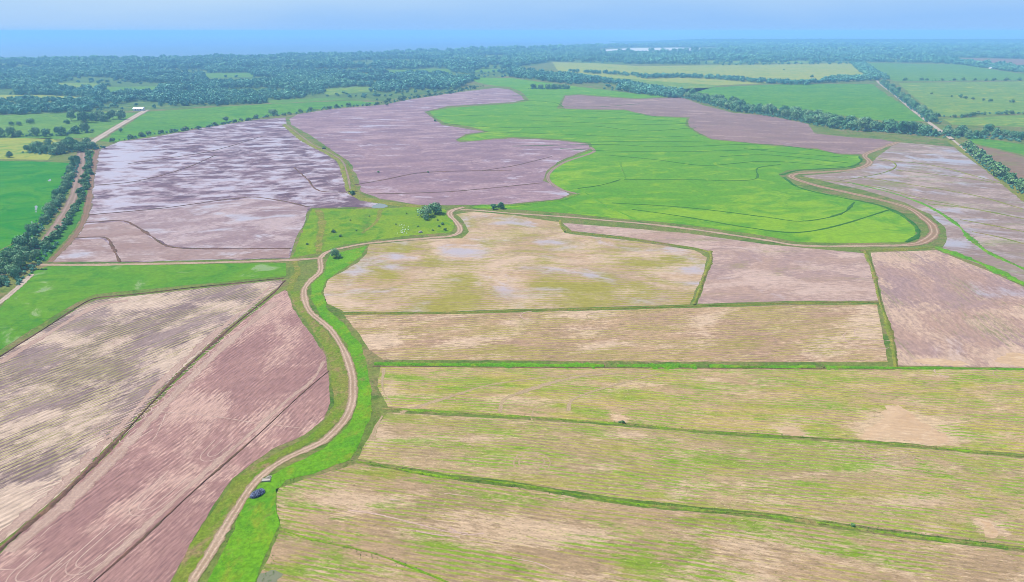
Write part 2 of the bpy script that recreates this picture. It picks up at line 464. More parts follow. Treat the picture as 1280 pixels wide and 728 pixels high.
# rice
M_G1 = grassm('rice_green', T(104, 178, 2), T(120, 186, 4), T(150, 204, 0), -.2, (.006, .016), .24, .3, T(134, 162, 60), .35)
M_G3 = grassm('rice_vivid', T(100, 172, 4), T(118, 180, 6), T(80, 158, 16), .1, (.01, .02), .30, .4, T(150, 190, 110), .35, wet=.40, Wc=T(172, 200, 130))
M_G4 = grassm('rice_deep', T(44, 160, 0), T(86, 174, 0), T(30, 148, 10), 0, (.004, .025), .1, .3, T(120, 160, 70), .25)
M_G6 = grassm('pasture_vivid', T(128, 178, 6), T(148, 188, 8), T(98, 166, 20), 1.2, (.02, .03), .36, .6, T(120, 150, 60), .45)
M_VERGE = grassm('verge_grass', T(124, 192, 8), T(102, 178, 12), T(150, 184, 44), 1.0, (.03, .06), .38, .9, T(156, 150, 90), .6)
M_BUNDG = grassm('bund_grass', T(118, 190, 14), T(98, 172, 20), T(150, 186, 50), 0, (.04, .08), .40, 1.0, T(150, 140, 84), .8)
M_BUNDO = grassm('bund_weeds', T(158, 168, 66), T(130, 156, 52), T(178, 166, 100), 0, (.05, .08), .44, 1.0, T(160, 136, 100), .8)
M_BUNDD = grassm('bund_dark_earth', T(140, 108, 96), T(124, 106, 84), T(160, 128, 108), 0, (.05, .08), .3, 1.0, T(130, 100, 84), .7)
M_BUNDL = grassm('bund_rice_line', T(58, 130, 36), T(76, 140, 40), T(100, 150, 40), 0, (.05, .08), .2, 1.0, T(90, 120, 60), .5)
M_MEAD = [grassm('meadow_green', T(108, 168, 60), T(128, 178, 66), T(92, 152, 60), 0, (.005, .012), .32, .15, T(160, 178, 80), .5),
          grassm('meadow_yellow', T(176, 196, 84), T(190, 200, 90), T(130, 180, 76), 0, (.004, .01), .3, .15, T(196, 186, 110), .3),
          grassm('meadow_bright', T(96, 168, 44), T(120, 182, 44), T(80, 158, 50), 0, (.005, .014), .28, .15, T(150, 176, 76), .5),
          grassm('meadow_brown', T(170, 140, 124), T(158, 140, 116), T(150, 150, 100), 0, (.005, .01), .3, .15, T(170, 120, 110), .3),
          grassm('meadow_pale', T(140, 182, 76), T(120, 170, 70), T(186, 200, 74), 0, (.005, .014), .35, .15, T(176, 176, 100), .5)]

M_BUNDM = grassm('bund_mixed', T(146, 200, 34), T(122, 176, 36), T(168, 186, 70), 0, (.05, .10), .50, 1.0, T(176, 158, 112), .8)
# ------------------------------------------------------------------ fields
Z = 0.04
F = {}
sheet('field', [(122,188),(150,177),(190,172),(255,160),(320,150),(357,147),(359,158),(372,171),(388,182),(405,191),(422,203),(430,220),(434,240),(450,251),(478,256),
      (482,259),(389,260),(384,266),(380,280),(369,300),(362,323),(200,327),(62,328),(75,315),(95,292),(105,272),(112,235)], M_WET, Z, 8,
      [(150,225,28,40,'wet',.14),(330,285,60,30,'wet',.0),(300,240,70,20,'wet',.05),(90,318,40,10,'bare',.1),(260,290,60,20,'wet',.06),(165,190,50,12,'wet',.1),(340,290,30,20,'bare',.05)], jitter=.8)
sheet('field', [(362,149),(372,143),(412,137),(480,131),(510,125),(570,116),(620,110),(637,112),(652,120),(655,125),(640,128),(560,133),(530,140),(540,147),
      (552,156),(582,161),(605,165),(582,168),(570,175),(575,178),(640,173),(700,176),(735,180),(738,186),(700,201),(682,215),(679,226),(700,237),(712,243),
      (700,249),(640,255),(560,257),(520,256),(475,249),(452,240),(446,218),(436,202),(412,186),(386,168),(364,156)], M_WET2, Z, 10,
      [(560,200,60,30,'wet',-.1),(450,165,60,20,'wet',.05),(705,243,12,5,'wet',.3),(470,256,20,4,'wet',.3),(560,120,60,6,'bare',.12)], jitter=1.0)
sheet('field', [(702,131),(707,120),(722,119),(760,122),(795,124),(852,122),(880,132),(915,141),(960,145),(1010,155),(1018,167),(1065,172),(1100,174),(1118,178),
      (1096,187),(1078,193),(1045,192),(1022,186),(960,181),(922,177),(890,174),(875,167),(860,157),(862,147),(815,145),(780,137),(747,137),(706,136)], M_DRY3, Z, 14,
      [(915,160,25,4,'wet',.12),(840,128,40,4,'bare',.1)], jitter=1.0)
sheet('field', [(1122,178),(1192,184),(1230,212),(1280,249),(1360,305),(1360,392),(1280,355),(1230,333),(1178,313),(1184,298),(1181,284),(1162,268),(1130,253),(1080,238),(1040,229),(1002,220),
      (1050,216),(1085,208),(1098,195)], M_F4, Z, 8, [(1190,195,60,12,'wet',.1),(1120,208,25,6,'wet',.15),(1200,300,30,10,'wet',.12),(1260,310,40,20,'green',.1),(1150,228,60,16,'green',.08)], jitter=.5)
sheet('field', [(1088,316),(1170,313),(1230,337),(1280,359),(1420,420),(1420,462),(1280,460),(1122,457),(1114,420),(1104,380),(1094,340)], M_F5, Z, 6,
      [(1262,445,26,14,'bare',.35),(1180,452,40,5,'bare',.25),(1200,350,40,12,'wet',.1),(1250,372,40,8,'wet',.12),(1110,400,8,40,'wet',.1),(1190,415,20,6,'green',.12)], jitter=.3)
sheet('field', [(703,279),(780,285),(860,292),(960,306),(1082,317),(1090,340),(1100,376),(980,377),(872,380),(884,345),(889,325),(887,314),(870,310),(780,296),(715,289)], M_F6, Z, 6,
      [(1060,320,18,3,'bare',.4),(940,300,60,5,'wet',.12),(930,350,40,15,'bare',.05)], jitter=.3)
sheet('field', [(592,265),(640,269),(698,278),(706,292),(780,300),(868,313),(884,322),(878,345),(862,381),(760,384),(640,387),(560,390),(430,390),(410,380),(404,366),(410,350),(445,330),
      (458,318),(462,306),(540,299),(578,298),(586,290),(580,278),(570,268)], M_F7, Z, 5,
      [(500,310,16,6,'green',0.26),(540,325,14,8,'green',0.26),(490,345,22,7,'green',0.32),(580,350,30,14,'green',0.26),(610,307,16,6,'green',0.22),(690,355,30,8,'green',0.32),(680,326,14,6,'green',0.32),
       (840,325,14,7,'green',0.32),(800,330,20,5,'green',0.24),(730,360,36,10,'green',0.29),(560,375,50,8,'green',0.24),(790,380,80,8,'green',0.13),(550,300,12,60,'bare',.1),(620,330,30,30,'bare',.1),
       (860,330,30,24,'wet',.12),(500,320,30,8,'wet',.16),(440,350,16,12,'wet',.2),(660,280,60,5,'wet',.12),(430,380,20,8,'bare',.2)], jitter=.4)
sheet('field', [(430,394),(560,393),(640,391),(760,388),(868,385),(980,382),(1096,381),(1102,410),(1110,453),(960,453),(640,451),(478,450),(462,438),(450,420)], M_F8, Z, 5,
      [(480,425,40,20,'bare',.14),(620,440,60,8,'green',.2),(1080,400,20,24,'bare',.15),(880,400,14,30,'bare',.14),(1050,440,50,8,'bare',.14),(740,395,60,6,'bare',.1)], jitter=.3)
sheet('field', [(476,458),(640,459),(960,461),(1280,463),(1440,464),(1440,582),(1280,568),(1080,550),(900,540),(776,529),(640,519),(486,509),(472,484)], M_F9, Z, 4,
      [(1130,536,50,16,'bare',.8),(1150,548,50,6,'bare',.5),(990,540,14,6,'bare',.6),(776,522,8,5,'bare',.6),(700,490,50,6,'green',.1),(740,480,90,5,'bare',.12),(660,500,50,8,'bare',.14),
       (486,490,10,20,'bare',.22),(520,470,30,6,'green',.15),(800,492,40,5,'green',.2),(580,480,30,5,'green',.25),(640,482,14,4,'green',.2),(1178,468,20,4,'bare',.2)], jitter=.3)
sheet('field', [(484,516),(640,524),(776,533),(900,544),(1080,555),(1280,573),(1440,588),(1440,708),(1280,684),(1120,664),(960,642),(780,624),(640,602),(560,593),(448,574),(462,545)], M_F10, Z, 4,
      [(1235,660,14,10,'bare',.7),(1170,662,14,5,'bare',.4),(780,545,30,8,'bare',.2),(665,578,16,8,'bare',.14),(520,560,40,14,'bare',.1),(780,563,30,4,'green',.25),(910,575,22,5,'green',.25),
       (720,555,22,4,'green',.2),(470,550,16,20,'bare',.3),(1120,575,30,10,'bare',.15)], jitter=.3)
sheet('field', [(446,580),(560,600),(640,609),(780,632),(960,649),(1120,672),(1280,691),(1440,715),(1480,860),(250,860),(318,735),(338,690),(352,660),(346,640),(345,612),(380,600),(410,590)], M_F11, Z, 4,
      [(440,625,90,14,'bare',.14),(720,670,80,12,'bare',.2),(680,672,30,8,'bare',.22),(480,591,30,4,'green',.5),(440,590,6,5,'green',.4),(790,712,30,10,'green',.3),(780,645,10,3,'green',.3),
       (890,652,40,4,'green',.25),(960,715,30,8,'bare',.25),(360,710,12,14,'green',.4),(600,650,60,10,'bare',.1),(460,712,20,6,'green',.2),(1060,650,100,4,'bare',.1)], jitter=.3)
sheet('field', [(0,447),(30,428),(60,409),(100,384),(120,375),(160,371),(352,350),(354,355),(338,366),(278,415),(218,470),(148,545),(72,620),(0,680),(-90,755),(-150,760),(-150,545)], M_F12, Z, 4,
      [(60,425,60,10,'bare',.3),(225,460,24,12,'bare',.35),(130,555,24,12,'bare',.4),(100,590,26,10,'bare',.4),(50,620,40,16,'bare',.4),(10,650,30,30,'bare',.4),(60,520,12,6,'bare',.4),
       (100,530,90,40,'green',.10),(280,380,30,10,'bare',.12),(170,378,40,8,'bare',.15),(330,358,20,6,'bare',.1)], jitter=.2)
sheet('field', [(358,362),(366,386),(393,424),(407,446),(411,476),(413,504),(405,524),(380,544),(345,560),(318,577),(290,598),(262,640),(238,678),(213,728),(180,800),(-140,860),(-80,760),(0,692),(78,624),(153,549),(224,474),(283,419),(344,369)], M_F13, Z, 4,
      [(235,520,60,20,'bare',.1),(160,640,30,12,'bare',.22),(360,420,24,14,'bare',.16),(110,660,40,12,'bare',.12),(30,690,40,12,'bare',.14),(180,590,40,14,'bare',.08),(390,500,8,30,'bare',.1),(340,370,18,10,'bare',.12)], jitter=.3)
M_SUB = soil('drained_paddy_soil', T(168, 146, 156), T(182, 162, 170), T(206, 190, 198), T(120, 120, 100), .5, rows=3, row_amt=.8, green=.2,
             light=.47, wet=.41, patch=(.022, .04), Wc=T(216, 206, 218), grain=.6, streak=.6)
M_SUB2 = soil('brown_drained_soil', T(176, 150, 148), T(186, 164, 164), T(206, 188, 190), T(120, 120, 100), .2, rows=3, row_amt=.8, green=.2,
              light=.42, wet=.36, patch=(.022, .04), Wc=T(212, 202, 212), grain=.6, streak=.6)
sheet('field', [(110,270),(200,262),(310,248.5),(350,252),(385,260),(380,280),(369,299),(364,310),(240,310),(211,307),(190,295),(167,280),(150,275),(109,277)], M_SUB, Z + .006, 5,
      [(300,275,24,8,'wet',.12),(180,285,24,6,'wet',.1),(250,300,60,5,'wet',.06),(350,285,16,14,'bare',.1),(120,274,14,3,'wet',.15)], jitter=.4)
sheet('field', [(106,281),(150,277),(166,282),(188,297),(208,309),(238,312),(362,312),(361,322),(200,326),(152,327),(141,308),(131,296),(96,297)], M_SUB2, Z + .006, 5,
      [(190,320,40,4,'wet',.15),(300,318,60,4,'wet',.1),(170,300,16,8,'wet',.08)], jitter=.4)
sheet('field', [(92,300),(129,299),(139,309),(148,327),(64,328),(76,315)], M_SUB2, Z + .007, 5, [(95,318,30,8,'wet',.13)], jitter=.4)
M_VERGL = grassm('roadside_grass', T(70, 150, 44), T(92, 160, 50), T(60, 132, 44), 0, (.03, .05), .3, .7, T(150, 140, 90), .6)
sheet('grass_verge', [(120,186),(113,215),(109,238),(102,270),(90,292),(74,308),(58,326),(40,326),(52,309),(84,276),(98,250),(104,225),(108,198)], M_VERGL, Z + .004, 6, [], jitter=.5)
sheet('grass_verge', [(92,204),(97,205),(90,232),(78,252),(62,275),(44,294),(30,306),(10,322),(-20,338),(-20,322),(0,314),(32,298),(54,275),(68,250),(82,225)], M_VERGL, Z + .003, 6, [], jitter=.5)
M_SAND = soil('bare_sandy_soil', T(220, 192, 158), T(230, 204, 172), T(240, 218, 190), T(176, 172, 96), a_h, rows=1.8, row_amt=.8, green=.34, light=.40, patch=(.05, .1), grain=.5, streak=.4)
for p in [[(1103,514),(1112,508),(1122,507),(1134,512),(1146,521),(1164,532),(1186,543),(1184,553),(1164,556),(1140,554),(1122,549),(1098,549),(1082,548),(1086,538),(1100,528),(1106,521)],
          [(1226,652),(1236,653),(1244,658),(1250,668),(1246,674),(1234,672),(1230,662)], [(980,536),(994,536),(1002,541),(994,545),(980,543)], [(768,520),(782,519),(784,526),(770,527)],
          [(1240,452),(1262,441),(1285,442),(1320,446),(1320,458),(1270,458)], [(1140,452),(1160,448),(1200,452),(1215,457),(1160,457)]]:
    sheet('bare_soil', p, M_SAND, Z + .02, 2.5, [], jitter=1.1)
# rice and pasture
sheet('rice_field', [(585,97),(640,98),(700,106),(760,113),(800,118),(845,121),(795,123),(722,118),(705,119),(696,136),(747,138),(780,138),(815,146),(858,148),(856,157),(873,168),(890,175),(922,178),(960,182),
      (1022,187),(1045,193),(1074,195),(1077,202),(1058,210),(985,213),(972,218),(980,224),(1005,236),(1050,246),(1095,257),(1128,271),(1144,285),(1146,294),(1132,303),(1040,304),(997,303),(960,296),(860,281),(780,274),(700,266),(640,262),(600,261),(588,259),(600,257),(640,257),
      (704,251),(722,243),(700,236),(685,226),(686,214),(704,202),(742,187),(739,179),(700,174),(640,171),(590,176),(572,175),(585,169),(612,165),(585,158),(556,154),(544,147),(536,140),
      (562,135),(640,130),(662,126),(652,115),(637,109),(615,107),(596,103)], M_G1, Z, 12,
      [(830,147,20,3,'bare',.3),(755,142,20,3,'bare',.25),(1060,290,110,22,'green',.25),(860,270,160,10,'green',.22),(960,250,90,12,'green',.12),(700,215,40,20,'green',.12),(640,180,80,8,'green',.08),(760,205,14,10,'bare',.2),(820,212,50,6,'bare',.12),(630,262,60,5,'bare',.1),(600,165,40,8,'green',.15)], jitter=1.2)
sheet('rice_field', [(-80,360),(0,385),(38,340),(60,333),(358,329),(357,345),(160,364),(118,368),(92,380),(58,401),(0,438),(-60,480),(-120,520)], M_G3, Z, 5,
      [(55,365,14,12,'wet',.15),(40,392,20,5,'wet',.12),(140,372,30,4,'wet',.15),(330,334,22,4,'wet',.25),(100,395,30,10,'wet',.12),(250,350,60,5,'wet',.08)], jitter=.4)
sheet('rice_field', [(-160,200),(40,202),(88,204),(80,225),(66,250),(52,275),(30,297),(0,312),(-60,330),(-160,340)], M_G4, Z, 8, [], jitter=.6)
sheet('pasture', [(390,262),(480,261),(530,257),(556,262),(564,272),(569,284),(563,291),(500,296),(430,306),(402,316),(366,322),(374,300),(384,276)], M_G6, Z, 5,
      [(520,270,22,10,'green',-.2),(520,288,40,6,'bare',.12),(440,285,30,14,'green',.12),(400,290,5,25,'bare',.4),(458,280,4,20,'bare',.2)], jitter=.5)
sheet('grass_verge', [(412,318),(458,308),(452,320),(430,336),(408,350),(402,366),(410,388),(430,405),(450,430),(458,450),(462,480),(464,520),(450,552),(436,575),(400,590),(358,600),(347,612),(344,632),(350,655),(338,680),(322,720),(300,770),(235,790),
      (262,724),(284,680),(300,640),(322,606),(350,588),(404,562),(436,532),(448,502),(446,465),(434,430),(402,397),(388,372),(390,355),(404,342)], M_VERGE, Z, 4,
      [(320,650,16,30,'green',.2),(455,480,5,50,'bare',.1)], jitter=.5)
mead = [([(183,140),(320,131),(440,126),(478,129),(412,135),(320,148),(190,170),(140,178),(128,176)], 2),
        ([(-150,150),(0,144),(60,142),(130,140),(172,142),(118,172),(70,174),(0,172),(-150,176)], 0),
        ([(-150,174),(0,173),(62,173),(80,180),(60,200),(0,199),(-150,198)], 1),
        ([(-60,120),(0,119),(50,119),(112,122),(106,132),(70,134),(0,133),(-60,133)], 1), ([(68,104),(120,104),(128,113),(75,114)], 4), ([(128,109),(202,108),(198,117),(132,118)], 0), ([(250,92),(310,91),(320,96),(255,98)], 0), ([(400,112),(460,108),(470,114),(410,119)], 4), ([(480,88),(560,86),(566,92),(490,95)], 0),
        ([(690,78),(740,79),(800,83),(960,81),(1072,79),(1082,97),(960,104),(900,107),(840,103),(760,97),(700,92)], 1),
        ([(700,92),(760,97),(840,103),(900,107),(860,118),(800,111),(740,101),(680,96)], 4),
        ([(840,112),(960,106),(1090,105),(1156,151),(1110,152),(1040,143),(960,135),(890,124)], 2),
        ([(1084,79),(1200,81),(1280,93),(1400,96),(1400,101),(1280,100),(1118,102)], 0),
        ([(1122,104),(1280,102),(1400,102),(1400,140),(1280,142),(1172,146)], 4),
        ([(1178,149),(1280,144),(1400,144),(1400,160),(1280,159),(1190,156)], 4),
        ([(1206,170),(1280,181),(1400,200),(1400,215),(1280,194),(1216,179)], 2),
        ([(1218,181),(1280,196),(1400,218),(1400,290),(1290,235),(1246,205)], 3),
        ([(495,77),(548,75),(562,80),(500,82)], 0), ([(600,86),(640,87),(640,91),(590,90)], 0), ([(1170,72),(1280,74),(1400,74),(1400,90),(1280,87),(1200,78)], 3),
        ([(0,100),(60,101),(60,103),(0,103)], 0), ([(330,126),(420,122),(440,124),(340,130)], 0), ([(880,76),(1020,77),(1010,79),(890,79)], 4)]
MEADOWS = [m[0] for m in mead]
for k, (p, mi) in enumerate(mead):
    bl = []
    if k == 6: bl = [(900, 88, 120, 4, 'bare', .2)]
    sheet('meadow', p, M_MEAD[mi], .03, 30, bl, jitter=2.0)

M_SALT = roadm('salt_crust', (.6, .55, .55, 1), (.5, .48, .5, 1), (.5, .5, .5, 1))
sheet('salt_flat', [(755,62.5),(790,60.5),(850,59.8),(890,61.5),(905,63.5),(870,64.2),(840,64),(800,66),(765,66),(745,64.5)], M_SALT, .3, 120, jitter=8)

# ------------------------------------------------------------------ roads
M_ROAD = roadm('dirt_road', T(210, 188, 168), T(192, 170, 146), T(150, 146, 92), rut=T(242, 222, 204), grass=T(176, 152, 124), mid=.7, edge=.8)
M_ROADR = roadm('reddish_bank_road', T(186, 152, 128), T(172, 150, 122), T(134, 142, 84), rut=T(232, 212, 192), mid=.35, edge=.9)
M_ROADG = roadm('grey_dirt_road', T(182, 158, 150), T(166, 150, 138), T(120, 130, 90), rut=T(200, 180, 172), mid=.5)
M_ROADW = roadm('pale_dirt_road', T(220, 208, 196), T(204, 190, 176), T(150, 160, 100), rut=T(240, 230, 220), mid=.1)
R1 = [(198,810),(215,775),(240,728),(262,693),(290,646),(320,602),(352,577),(402,553),(412,545),(430,526),(440,504),(441,486),(440,469),(430,439),(412,411),(387,389),(380,364),(388,351),(400,340),(400,323)]
R3 = [(400,323),(408,316),(425,311),(460,304.5),(540,297.5),(565,295),(575,289),(572,280),(562,268),(566,263),(580,259)]
R3b = [(576,262),(600,263.5),(640,267),(700,271),(760,276),(815,281),(880,289),(960,301),(997,307),(1060,308),(1135,307)]
R3c = [(1130,307),(1150,304),(1167,293),(1166,283),(1160,277),(1135,260),(1100,250),(1060,241),(1020,232),(990,222),(993,218),(1020,216),(1067,212),(1087,204),(1081,194),(1100,186),(1122,178)]
R4 = [(183,138),(150,157),(124,173),(105,185),(101,205),(95,237),(80,269),(60,297),(48,308),(20,330),(0,343),(-40,372)]
ribbon('road', R1, (2.9, 3.3), M_ROAD, .07, .8, .22, hgt=0, wvar=.35)
ribbon('road', [(400,323),(370,325),(320,327),(200,330),(100,331.5),(34,331)], (3.4, 3.8), M_ROAD, .08, 1.5, .25, wvar=.3)
ribbon('road', R3, (3.2, 4.4), M_ROAD, .09, 1.5, .25, wvar=.4)
ribbon('road', R3b, (3, 3.6), M_ROAD, .10, 2.0, .3, wvar=.5)
ribbon('road', R3c, (6.5, 6), M_ROADR, .06, 2.0, .2, wvar=.4)
ribbon('road', R4, (11, 5.5), M_ROADG, .08, 2.0, .2, wvar=.3)
ribbon('road', [(183,137.5),(150,156.5),(124,172.5),(106,184)], (10, 9), M_ROADW, .12, 5.0, .1)
ribbon('road', [(1096,101),(1100,105),(1120,120),(1140,137),(1162,154),(1191,175)], (6, 6), M_ROADW, .10, 5.0, .2)
ribbon('road', [(1188,174),(1201,185),(1245,217),(1280,246),(1380,318)], (12, 10), M_BUNDO, .10, 5.0, .2)
ribbon('road', [(1191,175),(1203,185),(1222,200)], (3, 3), M_ROADW, .14, 5.0, .2)
ribbon('path', [(-30,398),(0,378),(22,360),(40,343)], (3.2, 3), M_ROADW, .09, 1.5, .2)
ribbon('path', [(357,156),(372,169),(390,181),(408,190),(426,201),(434,220),(440,240)], (10, 9), M_BUNDO, .06, 4.0, .2, hgt=.8)
ribbon('path', [(357,156),(374,169),(392,182),(410,191),(427,202),(434,218),(438,238)], (1.7, 1.5), M_ROADG, .95, 3.0, .3, wvar=.8)
ribbon('path', [(440,241),(462,250),(500,256),(540,259)], (9, 8), M_BUNDO, .05, 3.0, .2, hgt=.7)
ribbon('path', [(398,262),(403,280),(399,300),(399,318)], (4.5, 3.5), M_BUNDO, .06, 1.5, .35, wvar=.6)
ribbon('path', [(476,262),(470,278),(452,292)], (2.6, 2), M_BUNDO, .06, 1.5, .4, wvar=.8)
ribbon('path', [(367,326),(372,340),(366,352),(362,364)], (3, 3.6), M_BUNDO, .055, 1.5, .35, wvar=.6)
ribbon('path', [(722,243),(712,247),(700,251),(640,257),(600,257)], (4, 4), M_BUNDG, .05, 3.0, .2, hgt=.5)
ribbon('path', [(738,184),(742,190),(706,203),(688,215),(686,226),(704,238),(724,243)], (4, 3), M_ROADG, .06, 3.0, .2)
ribbon('path', [(730,240),(757,257),(785,270),(800,277)], (2.2, 1.6), M_BUNDG, .06, 3.0, .4, hgt=.3, wvar=.9)
ribbon('path', [(775,203),(777,211),(782,224)], (1.8, 1.6), M_BUNDG, .07, 3.0, .4, hgt=.3, wvar=.9)
# verge shoulders and field rims along the main track: an earth lip each side
M_LIP = grassm('verge_olive', T(134, 166, 48), T(156, 164, 78), T(112, 164, 36), 1.1, (.04, .08), .46, 1.0, T(176, 150, 118), .7)
sheet('grass_verge', [(362,364),(378,364),(384,390),(408,415),(426,440),(436,470),(436,504),(426,524),(400,548),(350,573),(316,600),(286,644),(258,690),(236,728),(205,790),(180,800),(216,728),(241,680),(265,641),(294,600),(322,580),(350,563),(384,547),(408,526),(417,504),(415,476),(411,444),(397,422),(370,386)],
      M_LIP, Z + .005, 4, [], jitter=.5)

# ------------------------------------------------------------------ bunds (low earth ridges between the paddies)
def bund(px, w, mat, h=.35, step=2.0, name='bund', z=.05, wvar=1.0):
    return ribbon(name, px, w, mat, z, step, .45, hgt=h * .8, across=4, wvar=wvar)
for p in ([(468,455),(560,456),(640,456.5),(755,457.5)], [(771,457.5),(820,458),(870,458.2)], [(886,458.2),(950,459),(1019,459.3)], [(1031,459.4),(1080,460),(1118,460.2)]):
    bund(p, (3.2, 3.4), M_BUNDG, .45, 1.0)
bund([(466,458),(640,459.4),(880,460.6),(1118,462)], (.8, .8), M_BUNDD, .15, 1.0)
bund([(1112,460),(1200,461),(1280,462),(1440,463)], (1.4, 1.6), M_BUNDG, .35, 1.0)
bund([(478,511),(540,514),(640,520),(776,530)], (1.3, 1.0), M_BUNDM, .2, 1.0)
bund([(770,530),(900,541),(1000,547),(1080,552),(1180,561),(1280,571),(1440,585)], (.7, 1.3), M_BUNDM, .3, 1.0)
bund([(446,577),(500,587),(560,597),(640,605),(780,628),(900,640),(960,645),(1120,668),(1280,687),(1440,712)], (.55, 1.1), M_BUNDM, .3, .8)
bund([(350,662),(380,672),(420,681),(470,693),(520,712),(600,745)], (.8, .5), M_BUNDM, .22, .8)
bund([(427,392),(560,391.5),(640,389),(760,386),(868,383),(980,379.5),(1100,378)], (1.0, 1.0), M_BUNDO, .3, 1.2)
bund([(703,284),(715,290),(780,298),(870,311),(888,316)], (1.3, 1.3), M_BUNDO, .5, 1.5)
bund([(888,314),(889,325),(882,342),(868,381)], (2.0, 2.0), M_BUNDO, .5, 1.5)
bund([(700,276),(702,284),(706,290)], (1.6, 1.6), M_BUNDO, .4, 1.5)
bund([(1081,314),(1088,330),(1093,345),(1100,378),(1108,400),(1116,430),(1120,460)], (2.4, 1.8), M_BUNDO, .5, 1.5)
bund([(1170,309),(1230,331),(1280,355),(1420,415)], (5, 4), M_BUNDG, .5, 2)
bund([(1075,314),(1140,311),(1172,309)], (4, 4), M_BUNDO, .4, 2)
bund([(1060,228),(1120,243),(1160,258),(1195,280),(1215,300),(1240,318),(1290,340),(1360,365)], (2, 4.5), M_BUNDG, .4, 2)
for p in [[(1090,200),(1160,206),(1250,229)], [(1000,222),(1090,233),(1150,248),(1210,260),(1280,274)], [(1120,213),(1200,222),(1245,229)], [(1080,222),(1150,233),(1220,245),(1280,262)],
          [(1160,255),(1220,262),(1290,276)], [(1200,275),(1240,282),(1290,292)], [(1215,290),(1250,297),(1290,308)], [(1092,197),(1112,201),(1120,208),(1108,215),(1082,221),(1050,226)]]:
    bund(p, (1.8, 1.8), M_BUNDO, .35, 3)
for p in [[(0,446),(30,427),(60,408),(100,382),(120,373),(160,369),(250,359),(355,348)]]:
    bund(p, (.9, .9), M_BUNDD, .35, 1)
bund([(356,351),(342,366),(280,417),(220,472),(150,547),(75,622),(0,687),(-80,760)], (1.2, 1.5), M_BUNDD, .35, .8)
bund([(411,464),(380,490),(320,546),(250,607),(180,672),(117,728),(60,780)], (.7, .7), M_BUNDD, .25, .8)
for p in [[(110,269),(200,261),(310,247),(350,251),(386,259)], [(107,279),(150,276),(166,281),(190,296),(210,308),(240,311),(363,311)], [(92,298),(130,297),(140,308),(150,328)],
          [(120,232),(170,227),(230,211),(270,194)], [(368,210),(385,225),(400,239),(434,241)], [(440,232),(480,225),(530,216),(640,213)], [(455,243),(560,240),(678,229)],
          [(690,196),(640,208),(600,214)], [(160,205),(260,190),(330,170)]]:
    bund(p, (1.7, 1.7), M_BUNDD, .4, 3)
GL = [[(660,139),(760,140),(820,146)], [(650,150),(740,154),(820,156),(868,154)], [(730,178),(800,177),(900,178)], [(640,125),(690,128),(705,134)], [(930,186),(990,192),(1060,197)], [(900,196),(960,194),(1060,204)],
      [(542,146),(640,144),(760,148),(850,152)], [(556,155),(640,160),(740,158),(800,164),(870,160)], [(605,165),(700,168),(800,172),(872,170)], [(640,183),(760,181),(830,184),(960,181),(1045,192)],
      [(757,194),(820,200),(880,207),(960,202),(1070,210)], [(780,225),(860,225),(940,225),(948,210),(975,206)], [(722,236),(750,232),(775,225)], [(765,254),(860,260),(960,272),(1000,277),(1050,268),(1068,253)],
      [(790,262),(860,272),(930,284),(990,291),(1040,284),(1110,263)], [(655,132),(740,134),(800,130)], [(640,120),(700,118),(780,118)], [(700,186),(760,189),(850,190),(960,187)],
      [(980,222),(1000,235),(1050,247),(1100,257),(1130,271),(1146,285),(1146,296),(1132,303)], [(975,219),(1000,213),(1060,209),(1076,202),(1074,196)]]
for i, p in enumerate(GL):
    bund(p, (1.9, 1.9) if i < 18 else (3, 3), M_BUNDL, .35, 4, wvar=.9)

# ------------------------------------------------------------------ tyre tracks pressed into the drying mud
M_TRK = roadm('dried_wheel_rut', T(230, 206, 198), T(212, 184, 176), T(208, 180, 172), rut=T(240, 220, 212), mid=0)
M_TRK2 = roadm('tan_wheel_rut', T(204, 186, 154), T(196, 178, 146), T(192, 180, 124), rut=T(214, 196, 166), mid=0, edge=1.0)
def uturn(cx, cy, ang, r, tail, mat=M_TRK, w=.42, n=2, gap=1.9):
    c = np.array(g(cx, cy)); d = np.array([math.cos(ang), math.sin(ang)]); e = np.array([-d[1], d[0]])
    for k in range(n):
        rr = r - k * gap * (.85 if rng.random() < .5 else 1)
        if rr < .8: continue
        pts = [c + d * tail * (.8 + .4 * rng.random()) + e * rr * (1 + .3 * rng.random())]
        for a in np.linspace(90, 270, 7):
            A = math.radians(a); pts.append(c + d * rr * 1.3 * math.cos(A) + e * rr * math.sin(A) * .95)
        pts.append(c + d * tail * (.6 + .5 * rng.random()) - e * rr * (1.0 + .25 * rng.random()))
        ribbon('wheel_track', None, (w, w), mat, .06 + .004 * (_tz() % 9), .7, .3, wpts=pts, across=2)
_c = [0]
def _tz():
    _c[0] += 1; return _c[0]
for cx, cy, r, tl in [(186,629,4.2,12),(112,698,4.4,13),(268,566,3.6,7),(84,716,4.6,7),(165,545,3.2,5),(40,714,4.4,5)]:
    uturn(cx, cy, a13, r, tl, n=2, w=.34)
for cx, cy, r, tl in [(250,446,4.4,10),(230,470,4.6,10),(192,503,4.6,12),(175,517,4.6,12),(160,526,4.4,10),(272,424,4.0,8),(278,406,3.6,8),(150,424,2.8,6),(122,548,3.6,6),(60,612,3.0,5),(312,388,3.6,6)]:
    uturn(cx, cy, a12 + math.pi, r, tl, n=3, w=.4)
def ring(cx, cy, r, mat, w=.5, a0=0, a1=360):
    c = np.array(g(cx, cy))
    pts = [c + np.array([r * math.cos(math.radians(a)) * (1 + .1 * rng.random()), r * math.sin(math.radians(a))]) for a in np.linspace(a0, a1, 12)]
    ribbon('wheel_track', None, (w, w), mat, .06 + .004 * (_tz() % 9), .7, .4, wpts=pts, across=2)
ring(665, 578, 5.2, M_TRK2); ring(665, 578, 3.6, M_TRK2, .5); ring(1105, 560, 8, M_TRK2, .6, 170, 330); ring(1105, 560, 6.2, M_TRK2, .5, 170, 330)
